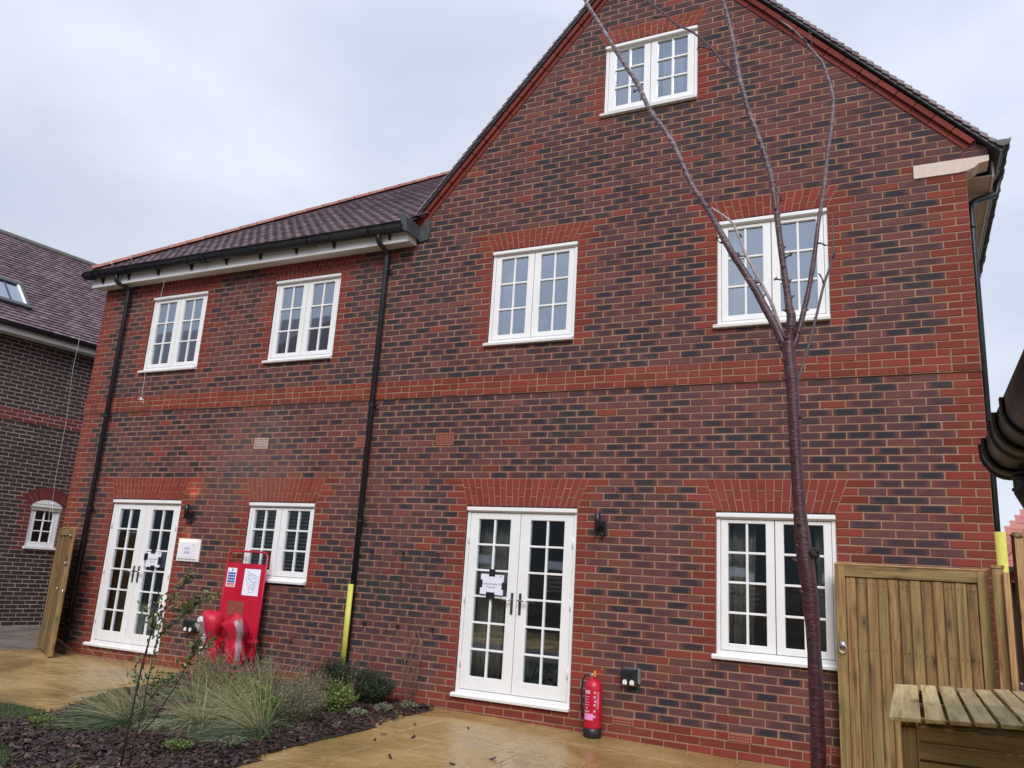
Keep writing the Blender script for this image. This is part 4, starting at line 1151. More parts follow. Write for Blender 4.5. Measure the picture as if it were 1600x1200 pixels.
# roof window
sk = bpy.data.objects.new('roof_window', None); COL.objects.link(sk); sk.parent = lh
def on_roof(a, b, h): return LT @ Vector((-4.6 + a, -.34 + b * math.cos(pt_) - h * math.sin(pt_), 5.60 + b * math.sin(pt_) + h * math.cos(pt_)))
sk.location = on_roof(3.55, 1.2, 0) - wloc(lh)
def roofbox(a0, a1, b0, b1, h0_, h1_, nm, mat):
    m2 = MB(); P_ = [on_roof(a, b, h) for h in (h0_, h1_) for a, b in ((a0, b0), (a1, b0), (a1, b1), (a0, b1))]
    m2.raw(P_, [(0, 3, 2, 1), (4, 5, 6, 7), (0, 1, 5, 4), (1, 2, 6, 5), (2, 3, 7, 6), (3, 0, 4, 7)]); return m2.build(nm, mat, sk)
A0, A1, B0, B1 = 3.42, 3.98, .80, 1.50
for q in ((A0 - .06, A0, B0, B1), (A1, A1 + .06, B0, B1), (A0 - .08, A1 + .08, B0 - .1, B0), (A0 - .08, A1 + .08, B1, B1 + .1)): roofbox(*q, .0, .09, 'roof_window_frame', M['lead'])
roofbox(A0, A0 + .04, B0, B1, .02, .08, 'sash', M['paint']); roofbox(A1 - .04, A1, B0, B1, .02, .08, 'sash', M['paint'])
roofbox(A0 + .04, A1 - .04, B0, B1, .02, .055, 'pane', M['glass'])
roofbox(A0, A1, B0, B1, .0, .01, 'blind', M['ceramic']); roofbox((A0 + A1) / 2 - .012, (A0 + A1) / 2 + .012, B0, B1, .056, .068, 'glazing_bar', M['lead'])

# ------------------------------------------------------------------ GROUND
mb = MB(); mb.face([(-150, -150, -.02), (150, -150, -.02), (150, 150, -.02), (-150, 150, -.02)]); tag(mb.build('ground', M['ground']), kind='structure')
patio = tag(bpy.data.objects.new('patio', None), kind='structure'); COL.objects.link(patio)
mb = MB()
xs = [-11.55, -9, -6.5, -4.3, -3, -1.5, 0, 1.2, 4]
for a, b in zip(xs, xs[1:]): mb.face([(a, -14, gz(a) - .012), (b, -14, gz(b) - .012), (b, .0 if b < .7 else 14, gz(b) - .012), (a, .0 if b < .7 else 14, gz(a) - .012)])
mb.build('joint_bed', M['patio'], patio)
prng = random.Random(11)
y = .0; 
while y > -7.2:
    h = prng.choice([.6, .9, .75, .6]); x = -11.55 + 0.0 - prng.random() * .3
    while x < 1.6:
        w_ = prng.choice([.6, .9, .75, 1.2]); a, b = max(x, -11.55) + .0028, x + w_ - .0028
        x += w_
        if b - a < .08: continue
        inbed = -4.9 < (a + b) / 2 < -4.9
        if (-8.3 < a and b < -4.8 and y - h > -9 and y < -.1 and not (a < -6.9 and y < -3.0)): continue
        if b > .64 and y > -.1: pass
        yy0, yy1 = y - h + .0028, y - .0028
        if b < .7 or True:
            dz = [prng.uniform(-.0006, .0006) for _ in range(4)]
            t0 = [(a, yy0, gz(a) + dz[0]), (b, yy0, gz(b) + dz[1]), (b, yy1, gz(b) + dz[2]), (a, yy1, gz(a) + dz[3])]
            ins = [(a + .006, yy0 + .006, 0), (b - .006, yy0 + .006, 0), (b - .006, yy1 - .006, 0), (a + .006, yy1 - .006, 0)]
            m2 = MB(); tn = (prng.random(), 0, 0)
            P_ = [(p_[0], p_[1], t0[k][2]) for k, p_ in enumerate(ins)] + [(p_[0], p_[1], p_[2] - .004) for p_ in t0] + [(p_[0], p_[1], p_[2] - .02) for p_ in t0]
            m2.raw(P_, [(0, 1, 2, 3)] + [(4 + k, 4 + (k + 1) % 4, (k + 1) % 4, k) for k in range(4)] + [(8 + k, 8 + (k + 1) % 4, 4 + (k + 1) % 4, 4 + k) for k in range(4)], tn)
            m2.build('paving_slab', M['patio'], patio, loc=(a, yy0, gz(a)))
    y -= h
gp = tag(bpy.data.objects.new('side_path', None), kind='structure'); COL.objects.link(gp)
mb = MB(); mb.face([(-22, -14, .15), (-11.556, -14, .15), (-11.556, 14, .15), (-22, 14, .15)]); mb.build('joint_bed', M['grey_paving'], gp)
y = 6.0
while y > -1.6:
    x = -16.2 + (.3 if int(y * 2) % 2 else 0)
    while x < -11.6:
        b = min(x + .6, -11.56)
        if b - x > .1 and y < 6:
            m2 = MB(); m2.box((x + .003, y - .45 + .003, .14), (b - .003, y - .003, .166), (prng.random(), 0, 0)); m2.build('paving_slab', M['grey_paving'], gp, loc=(x, y, .15))
        x += .6
    y -= .45

# mulch bed
bed = [(-8.45, .0), (-8.38, -.15), (-7.9, -1.1), (-7.45, -2.1), (-7.05, -2.85), (-6.78, -3.22), (-6.86, -3.45), (-6.75, -3.72), (-6.35, -3.92), (-5.9, -4.05), (-5.6, -4.2), (-5.3, -4.6), (-5.1, -5.2), (-5.0, -6.2),
       (-4.1, -6.2), (-4.2, -5), (-4.28, -4.2), (-4.42, -3.33), (-4.52, -2.75), (-4.57, -2.2), (-4.59, -1.7), (-4.62, -1.2), (-4.68, -.6), (-4.76, -.0)]
def inside(x, y, poly=bed):
    c_ = False; j = len(poly) - 1
    for i in range(len(poly)):
        xi, yi = poly[i]; xj, yj = poly[j]
        if (yi > y) != (yj > y) and x < (xj - xi) * (y - yi) / (yj - yi) + xi: c_ = not c_
        j = i
    return c_
def bz(x, y): return gz(x) + .018 + .02 * math.sin(x * 2.3 + 1) * math.sin(y * 1.9)
mb = MB(); st = .14
nx_, ny_ = int(4.6 / st), int(6.4 / st)
for i in range(nx_):
    for j in range(ny_):
        x = -8.6 + i * st; y = -6.3 + j * st
        if inside(x + st / 2, y + st / 2) and y + st < .05:
            q = [(x, y), (x + st, y), (x + st, y + st), (x, y + st)]; mb.face([(a, min(b, -.002), bz(a, b) - .012) for a, b in q])
tag(mb.build('planting_bed', M['soil']), kind='structure')
mb = MB(); cr_ = random.Random(5)
def chip(mb_, c_, L, w_, th, tone):
    yaw_, pit = cr_.uniform(0, 6.28), cr_.gauss(0, .35); rol = cr_.gauss(0, .35)
    Rm = Matrix.Rotation(yaw_, 3, 'Z') @ Matrix.Rotation(pit, 3, 'Y') @ Matrix.Rotation(rol, 3, 'X')
    k = [cr_.uniform(.6, 1) for _ in range(8)]
    P_ = []
    for i, (a, b, h) in enumerate([(-1, -1, -1), (1, -1, -1), (1, 1, -1), (-1, 1, -1), (-1, -1, 1), (1, -1, 1), (1, 1, 1), (-1, 1, 1)]):
        P_.append(c_ + Rm @ Vector((a * L / 2 * k[i], b * w_ / 2 * k[7 - i], h * th / 2)))
    mb_.raw(P_, [(0, 3, 2, 1), (4, 5, 6, 7), (0, 1, 5, 4), (1, 2, 6, 5), (2, 3, 7, 6), (3, 0, 4, 7)], tone)
cnt = 0
while cnt < 15000:
    x, y = cr_.uniform(-8.5, -4.1), cr_.uniform(-6.2, -.02)
    sx, sy = x + cr_.gauss(0, .028), y + cr_.gauss(0, .028)
    if not inside(sx, sy): continue
    if y > -1.6 and cr_.random() < .3: continue
    cnt += 1
    L = cr_.uniform(.02, .075); tn = min(1, max(0, cr_.gauss(.4, .25)))
    chip(mb, Vector((x, y, bz(x, y) + cr_.uniform(-.008, .022))), L, L * cr_.uniform(.25, .6), cr_.uniform(.004, .012), (tn, 0, 0))
tag(mb.build('bark_mulch', M['bark']), 'dark purple brown bark chips covering the planting bed', 'mulch', kind='stuff')
# a few chips and leaves strayed on the patio
for x, y, lb_ in ((-4.22, -1.9, 'curled dark bark chip close to the lower bed edge on the patio'), (-4.05, -1.55, 'small bark chip lying just off the planting bed'), (-3.75, -2.35, 'flat bark chip nearest the bottom of the picture on the wet patio'), (-3.3, -2.15, 'bark chip in the middle of the patio below the right french doors'),
        (-4.35, -1.05, 'bark chip beside the bed edge nearer the wall'), (-4.3, -1.65, 'bark chip touching the spilled edge of the bed'), (-3.15, -1.75, 'bark chip farthest right on the patio'), (-3.9, -.8, 'lone bark chip on the patio nearest the right french doors')):
    m2 = MB(); chip(m2, Vector((x, y, gz(x) + .008)), .07, .022, .008, (cr_.uniform(.1, .4), 0, 0))
    o = m2.build('bark_chip', M['bark'], loc=(x, y, gz(x))); tag(o, lb_, 'bark chip', 'stray bark chips on the patio')

# lawn at the left
lawn_b = [(-6.78, -3.16), (-7.1, -2.95), (-8.2, -3.0), (-10.5, -3.4), (-12, -4), (-12, -8), (-5.05, -8), (-5.0, -6.2), (-5.1, -5.2), (-5.3, -4.6), (-5.6, -4.2), (-5.9, -4.05), (-6.35, -3.92), (-6.75, -3.72), (-6.86, -3.45)]
mb = MB(); mb.face([(x, y, gz(x) + .012) for x, y in lawn_b]); tag(mb.build('lawn', M['soil']), kind='structure')
mb = MB(); k = 0
while k < 26000:
    x, y = cr_.uniform(-9.0, -5.0), cr_.uniform(-5.6, -2.95)
    if not inside(x, y, lawn_b): continue
    if x < -7.6 and cr_.random() < .6: continue
    k += 1
    a = cr_.uniform(0, 6.28); h = cr_.uniform(.02, .055); w_ = .0022; d = Vector((math.cos(a), math.sin(a), 0)); lean = Vector((cr_.gauss(0, .015), cr_.gauss(0, .015), h))
    b0 = Vector((x, y, gz(x) + .01)); mb.face([b0 - d * w_, b0 + d * w_, b0 + lean], (cr_.random(), 0, 0))
tag(mb.build('lawn_grass', M['lawn']), 'short green lawn grass at the left edge beside the bark bed', 'grass', kind='stuff')

# ------------------------------------------------------------------ PLANTS
g3 = random.Random(21)
def blade(mb_, p, d0, L, w_, droop, tone, seg=6, wind=Vector((0, 0, 0))):
    d = d0.normalized(); side = d.cross(Vector((g3.uniform(-1, 1), g3.uniform(-1, 1), .2))).normalized(); pts = [p]; q = p.copy()
    for i in range(seg):
        d = (d + Vector((0, 0, -droop)) + wind).normalized(); q = q + d * (L / seg)
        fl = bz(q.x, q.y) + .01
        if q.z < fl: q.z = fl + g3.uniform(0, .02)
        pts.append(q.copy())
    base = len(mb_.v); vs_ = []
    for i, q in enumerate(pts[:-1]):
        ww = w_ * (1 - .75 * i / seg); vs_ += [q - side * ww, q + side * ww]
    vs_.append(pts[-1])
    F = [(2 * i, 2 * i + 1, 2 * i + 3, 2 * i + 2) for i in range(seg - 1)] + [(2 * seg - 2, 2 * seg - 1, 2 * seg)]
    mb_.raw(vs_, F, tone)
def tuft(x, y, n, L, lean, label, mat='stipa', spread=.5, rr=.07, droop=.28, up=.8, tbase=.45):
    base = Vector((x, y, bz(x, y))); g = empty('ornamental_grass', base, label, 'grass plant', 'feathery grass clumps in the bed')
    mb_ = MB()
    for i in range(int(n * .68)):
        a = g3.uniform(0, 6.28); r_ = rr * 1.25 * math.sqrt(g3.random()); p = base + Vector((math.cos(a) * r_, math.sin(a) * r_, 0))
        d = Vector((math.cos(a) * spread * g3.random() + lean[0] * g3.uniform(.3, 1.2), math.sin(a) * spread * g3.random() + lean[1] * g3.uniform(.3, 1.2), up * .46 * g3.uniform(.3, 1.5)))
        blade(mb_, p, d, L * g3.uniform(.45, 1.1), g3.uniform(.0016, .0032), droop * 1.25 * g3.uniform(.5, 1.6), (min(1, max(0, g3.gauss(tbase, .30))), 0, 0), wind=Vector((lean[0] + g3.gauss(0, .8), lean[1] + g3.gauss(0, .8), 0)) * .09)
    mb_.build('blades', M[mat], g)
    mb_ = MB()
    for i in range(n // 12):
        d = Vector((lean[0] + g3.gauss(0, .5), lean[1] + g3.gauss(0, .5), up * 1.3)); blade(mb_, base.copy(), d, L * g3.uniform(.9, 1.5), .0009, droop * .5, (g3.uniform(.8, 1), 0, 0))
    mb_.build('dry_stalks', M['stipa_y'], g)
def shrub(name, x, y, rx, ry, h, nst, leaf, nleaf, mat, label, cat='shrub', group=None, stem='twig', lw_=.35, tb=.5, low=0, wild=1.0):
    base = Vector((x, y, bz(x, y))); g = empty(name, base, label, cat, group)
    st_ = MB(); lf = MB()
    for i in range(nst):
        a = g3.uniform(0, 6.28); q = math.sqrt(g3.random()); tip = base + Vector((math.cos(a) * rx * q, math.sin(a) * ry * q, h * (1 - .45 * q * q) * g3.uniform(.65, 1.12) * (1 if g3.random() < .93 else 1 + .3 * wild)))
        b0 = base + Vector((math.cos(a) * rx * q * .35, math.sin(a) * ry * q * .35, 0)); mid = (b0 + tip) / 2 + Vector((g3.gauss(0, .02), g3.gauss(0, .02), .02))
        st_.tube([b0, mid, tip], [.0022, .0016, .0008], 3, False)
        for k in range(nleaf):
            f_ = g3.uniform(low, 1); p = (b0.lerp(mid, f_ * 2) if f_ < .5 else mid.lerp(tip, f_ * 2 - 1)); d = Vector((g3.gauss(0, 1), g3.gauss(0, 1), g3.gauss(.5, .6))).normalized()
            s2 = d.cross(Vector((g3.gauss(0, 1), g3.gauss(0, 1), g3.gauss(0, 1)))).normalized(); L = leaf * g3.uniform(.6, 1.25)
            lf.face([p, p + d * L * .5 + s2 * L * lw_, p + d * L, p + d * L * .5 - s2 * L * lw_], (min(1, max(0, g3.gauss(tb, .22))), 0, 0))
    st_.build('stems', M[stem], g); lf.build('leaves', M[mat], g)
GL = (-.75, -.42)
tuft(-6.0, -2.98, 1900, .82, GL, 'green flowing grass clump farthest left, next to the lawn', tbase=.36)
tuft(-6.3, -2.55, 1600, .80, GL, 'grass clump just behind the leftmost one, leaning over the patio edge', tbase=.4)
tuft(-5.6, -2.62, 1200, .66, (-.45, -.3), 'pale straw tinted grass clump behind the leafy sapling', tbase=.66, spread=.9)
tuft(-4.86, -2.62, 1900, .70, (-.72, -.38), 'full green grass clump nearest the right patio, combed over to the left', tbase=.42)
tuft(-5.15, -2.30, 1300, .62, (-.5, -.3), 'greyish grass clump between the sapling and the patio edge', tbase=.58, spread=.8)
tuft(-5.85, -2.0, 1100, .60, (-.35, -.25), 'straw coloured grass clump in the centre of the bed', tbase=.7, spread=1.0, droop=.2)
tuft(-5.6, -1.72, 1000, .55, (-.3, -.2), 'loose silvery grass clump in front of the trolley', tbase=.6, spread=1.0, droop=.2)
tuft(-6.7, -1.6, 1100, .55, (-.4, -.1), 'green grass clump at the left edge of the bed below the left french doors', tbase=.4, spread=.8)
shrub('lavender', -5.12, -1.85, .30, .28, .36, 300, .020, 16, 'silver', 'silvery grey lavender bush beside the right patio edge', 'shrub', 'grey green shrubs in the bed', tb=.55, lw_=.22)
shrub('lavender', -5.55, -1.22, .32, .28, .42, 300, .020, 16, 'silver', 'tall grey lavender bush in front of the trolley wheels', 'shrub', 'grey green shrubs in the bed', tb=.6, lw_=.22)
shrub('lavender', -6.45, -.95, .36, .3, .38, 300, .020, 16, 'silver', 'grey lavender bush at the foot of the red trolley', 'shrub', 'grey green shrubs in the bed', tb=.55, lw_=.22)
shrub('lavender', -7.35, -.75, .34, .3, .40, 240, .020, 15, 'silver', 'grey lavender bush left of the trolley in front of the socket', 'shrub', 'grey green shrubs in the bed', tb=.6, lw_=.22)
shrub('euonymus', -5.38, -2.05, .17, .16, .30, 150, .026, 20, 'lime', 'small yellow green leafy bush in the middle of the grasses', 'shrub', 'small bright green bushes', tb=.6)
shrub('euonymus', -5.30, -1.05, .24, .22, .30, 200, .024, 18, 'lime', 'low bright green leafy bush near the dark clipped hedge', 'shrub', 'small bright green bushes', tb=.5)
shrub('euonymus', -6.15, -1.45, .30, .25, .26, 200, .024, 16, 'lime', 'low green leafy bush behind the straw grass', 'shrub', 'small bright green bushes', tb=.35)
shrub('clipped_rosemary', -5.88, -.36, .36, .24, .40, 700, .030, 26, 'hedge', 'dark green clipped rosemary, the left of two by the yellow sleeve', 'shrub', 'dark rosemary bushes against the wall', lw_=.1, tb=.45, stem='darkstem', wild=.2)
shrub('clipped_rosemary', -5.38, -.38, .33, .24, .36, 700, .030, 26, 'hedge', 'dark green clipped rosemary, the right of two below the wall wires', 'shrub', 'dark rosemary bushes against the wall', lw_=.1, tb=.5, stem='darkstem', wild=.2)
for i, (x, y, lb_) in enumerate([(-5.0, -3.35, 'tiny green weed in the bark in front of the sapling'), (-4.78, -3.05, 'little grey thyme plant by the lower patio corner'), (-4.95, -.7, 'low silver plant in bark below the right rosemary'), (-4.85, -.42, 'low silver plant beside the loop of dry canes'), (-4.98, -1.15, 'low silver ground plant between hedge and patio edge'), (-6.45, -3.45, 'green weed at the lawn corner')]):
    shrub('low_plant', x, y, .12, .11, .09, 60, .018, 12, 'silver' if i in (1, 2, 3, 4) else 'lime', lb_, 'small plant', 'small low plants in the bark', tb=.6)
# tall loose seed stalks
for x, y, h, lb_ in ((-6.0, -.75, .85, 'tall dry forked stalk standing right of the trolley'), (-5.45, -.62, .62, 'dry seed stalk standing left of the yellow sleeve')):
    g = empty('dry_stalk', (x, y, bz(x, y)), lb_, 'dry plant'); mb = MB(); base = Vector((x, y, bz(x, y)))
    for k in range(7):
        tip = base + Vector((g3.uniform(-.05, .16), g3.gauss(0, .08), h * g3.uniform(.5, 1))); mid = base.lerp(tip, .5) + Vector((g3.gauss(0, .02), 0, .03)); mb.tube([base, mid, tip], [.002, .0016, .001], 4, False)
    mb.build('stems', M['twig'], g); mb = MB()
    for k in range(150):
        f_ = g3.random(); p = base + Vector((g3.uniform(-.02, .15) * f_, g3.gauss(0, .05), h * f_)); d = Vector((g3.gauss(0, 1), g3.gauss(0, 1), g3.gauss(0, 1))).normalized() * .02; s2 = d.cross(Vector((0, 0, 1))) * .4; mb.face([p, p + d * .5 + s2, p + d, p + d * .5 - s2], (g3.random(), 0, 0))
    mb.build('leaves', M['silver'], g)

# leafy sapling in the foreground
def sapling():
    base = Vector((-4.93, -3.90, .15)); g = empty('leafy_sapling', base, 'young evergreen sapling with dark stems and oval leaves in front of the grasses', 'sapling')
    SP = SAPLING
    lf = MB()
    for name, pts in SP.items():
        mb_ = MB(); P_ = [Vector(p[:3]) for p in pts]; mb_.tube(P_, [p[3] for p in pts], 6); mb_.build('stem', M['darkstem'], g, True)
        if name[0] == 's' : dens = 0
        L = sum((P_[i + 1] - P_[i]).length for i in range(len(P_) - 1))
        n = int(L * (165 if name[0] == 'b' else 45))
        for k in range(n):
            f_ = g3.random() ** .7 if name[0] == 's' else g3.random(); t_ = f_ * (len(P_) - 1); i = min(int(t_), len(P_) - 2); p = P_[i].lerp(P_[i + 1], t_ - i)
            if name[0] == 's' and f_ < .25: continue
            if g3.random() < .55:
                tw = p + Vector((g3.gauss(0, .03), g3.gauss(0, .03), g3.uniform(0, .05)))
            else: tw = p
            dd = (P_[-1] - P_[0]).normalized(); d = (dd * .8 + Vector((g3.gauss(0, .7), g3.gauss(0, .7), g3.gauss(.1, .5)))).normalized()
            s2 = d.cross(Vector((g3.gauss(0, 1), g3.gauss(0, 1), g3.gauss(0, 1)))).normalized(); nn = s2.cross(d); Lf = g3.uniform(.028, .052); wd = Lf * .23
            tn = (min(1, max(0, g3.gauss(.45, .2))), 0, 0)
            pts_ = [tw, tw + d * Lf * .3 + s2 * wd + nn * .002, tw + d * Lf * .7 + s2 * wd * .8 + nn * .002, tw + d * Lf, tw + d * Lf * .7 - s2 * wd * .8 + nn * .002, tw + d * Lf * .3 - s2 * wd + nn * .002]
            lf.raw(pts_ + [tw + d * Lf * .5 - nn * .002], [(0, 1, 6), (1, 2, 6), (2, 3, 6), (3, 4, 6), (4, 5, 6), (5, 0, 6)], tn)
    lf.build('leaves', M['sapleaf'], g)
SAPLING = {
's1': [(-4.926, -3.9, 0.17, 0.0088), (-4.912, -3.9, 0.418, 0.008), (-4.893, -3.9, 0.65, 0.0071), (-4.876, -3.9, 0.843, 0.0067), (-4.838, -3.9, 1.061, 0.0059), (-4.844, -3.9, 1.192, 0.0046), (-4.81, -3.9, 1.326, 0.0034)],
's2': [(-4.853, -3.9, 0.181, 0.0065), (-4.851, -3.88, 0.382, 0.0057), (-4.844, -3.86, 0.568, 0.0051), (-4.859, -3.84, 0.797, 0.0045), (-4.865, -3.82, 0.969, 0.0041), (-4.878, -3.8, 1.121, 0.0032), (-4.815, -3.78, 1.259, 0.0028)],
's3': [(-4.837, -3.88, 0.376, 0.0049), (-4.683, -3.9, 0.509, 0.0044), (-4.561, -3.92, 0.669, 0.0039), (-4.449, -3.94, 0.805, 0.0035), (-4.372, -3.96, 0.937, 0.0028), (-4.321, -3.98, 1.045, 0.0021)],
'b1': [(-4.831, -3.9, 1.084, 0.0036), (-4.754, -3.913, 1.198, 0.0032), (-4.652, -3.925, 1.314, 0.0027), (-4.565, -3.938, 1.406, 0.0025), (-4.474, -3.95, 1.476, 0.002)],
'b2': [(-4.766, -3.85, 1.219, 0.0027), (-4.561, -3.883, 1.255, 0.0025), (-4.412, -3.917, 1.3, 0.0022), (-4.253, -3.95, 1.336, 0.0017)],
'b3': [(-4.835, -3.85, 1.016, 0.0032), (-4.704, -3.883, 1.115, 0.0029), (-4.559, -3.917, 1.191, 0.0024), (-4.431, -3.95, 1.273, 0.002)],
'b4': [(-4.841, -3.88, 0.759, 0.0031), (-4.705, -3.88, 0.774, 0.0027), (-4.631, -3.88, 0.773, 0.0022), (-4.541, -3.88, 0.758, 0.0018)],
'b5': [(-4.381, -3.95, 0.928, 0.0026), (-4.305, -3.957, 0.992, 0.0021), (-4.217, -3.963, 1.025, 0.0017), (-4.163, -3.97, 1.079, 0.0015)],
'b6': [(-4.405, -3.95, 0.872, 0.0024), (-4.358, -3.96, 0.979, 0.0022), (-4.299, -3.97, 1.088, 0.0017)],
'b7': [(-4.818, -3.9, 1.085, 0.0027), (-4.907, -3.885, 1.165, 0.0023), (-4.984, -3.87, 1.248, 0.0019)],
'b8': [(-4.878, -3.9, 0.694, 0.0027), (-4.936, -3.885, 0.75, 0.0023), (-4.974, -3.87, 0.831, 0.0018)],
'b9': [(-4.806, -3.9, 0.556, 0.0027), (-4.737, -3.885, 0.666, 0.0022), (-4.705, -3.87, 0.723, 0.0018)],
}
sapling()

# loop of canes with a climber by the wall, and a small twig plant
g = empty('cane_loop', (-5.05, -.09, .17), 'bent loop of dry canes with a bare climber against the wall', 'plant support')
for dx_, ph in ((0, 0), (.06, .03)):
    mb = MB(); z0_ = .17; h = .78 - ph * 2
    pts = [(-5.14 + dx_, -.09, z0_), (-5.155 + dx_, -.08, z0_ + h * .5), (-5.13 + dx_, -.07, z0_ + h * .82), (-5.075 + dx_, -.065, z0_ + h * .98), (-5.02 + dx_ * .5, -.065, z0_ + h), (-4.975 + dx_ * .5, -.07, z0_ + h * .86), (-4.97, -.08, z0_ + h * .5), (-5.03 + dx_ * .3, -.09, z0_)]
    mb.tube(pts, .0048, 6); mb.build('cane', M['twig'], g, True)
mb = MB(); lfm = MB()
for k in range(14):
    x = -5.06 + g3.gauss(0, .05); pts = [Vector((x, -.08, .17))]
    for i in range(5): pts.append(pts[-1] + Vector((g3.gauss(0, .022), g3.gauss(0, .008), .08 + g3.random() * .04)))
    mb.tube(pts, .0018, 4, False)
    for i in range(3):
        p = g3.choice(pts); d = Vector((g3.gauss(0, 1), -.3, g3.gauss(0, 1))).normalized() * .02; s2 = d.cross(Vector((0, 1, 0))) * .4; lfm.face([p, p + d * .5 + s2, p + d, p + d * .5 - s2], (g3.random(), 0, 0))
mb.build('climber_stems', M['twig'], g); lfm.build('leaves', M['hedge'], g)
g = empty('bare_twig', (-5.66, -.08, .17), 'single bare forked twig standing against the wall by the yellow sleeve', 'twig')
mb = MB(); mb.tube([(-5.66, -.1, .17), (-5.66, -.06, .5), (-5.655, -.05, .66)], [.004, .003, .002], 5); mb.tube([(-5.655, -.06, .55), (-5.60, -.05, .66), (-5.55, -.05, .72)], [.003, .002, .0012], 5); mb.build('stems', M['twig'], g)
# wire trellis on the wall
g = empty('wire_trellis', (-5.3, -.03, 1.4), 'fine rusty zigzag wire trellis on pegs fixed to the brick wall', 'trellis')
mb = MB(); 
cols = 6
for i in range(cols + 1):
    for j in range(4):
        x = -5.80 + i * .158; z = 1.72 - j * .24
        mb.tube([(x, -.03, z), (x, -.03, z - .10)], .0032, 4, False)
        if i < cols:
            mb.tube([(x, -.03, z), (x + .079, -.03, z + .07)], .0019, 4, False); mb.tube([(x + .158, -.03, z), (x + .079, -.03, z + .07)], .0019, 4, False)
            mb.tube([(x, -.03, z - .10), (x + .079, -.03, z - .17)], .0019, 4, False); mb.tube([(x + .158, -.03, z - .10), (x + .079, -.03, z - .17)], .0019, 4, False)
mb.build('wire', plain('rusty_wire', (.035, .018, .014), .7), g)
for x, z in ((-5.786, 1.812), (-5.329, 1.815), (-4.855, 1.815), (-5.784, .982), (-5.316, .982), (-4.851, .985)):
    mb = MB(); mb.tube([(x - .01, 0, z), (x - .01, -.04, z)], .009, 6); mb.box((x - .022, -.047, z - .007), (x + .02, -.033, z + .007)); mb.build('peg', M['black'], g)
# cable clips near sockets
for x, z, lb_ in ((-2.245, .70, 'rusty pipe stub with loose wires right of the right hand socket'), (-6.86, .74, 'rusty tap stub with loose wires low on the wall right of the trolley')):
    g = empty('pipe_stub', (x, 0, z), lb_, 'pipe stub')
    mb = MB(); mb.tube([(x, 0, z), (x, -.04, z), (x + .01, -.05, z - .05)], .008, 6); mb.tube([(x + .03, 0, z + .01), (x + .03, -.03, z), (x + .045, -.03, z - .06)], .006, 6); mb.tube([(x - .02, 0, z - .02), (x - .03, -.03, z - .04), (x - .03, -.02, z - .1)], .005, 6); mb.build('stub', M['rust'], g)

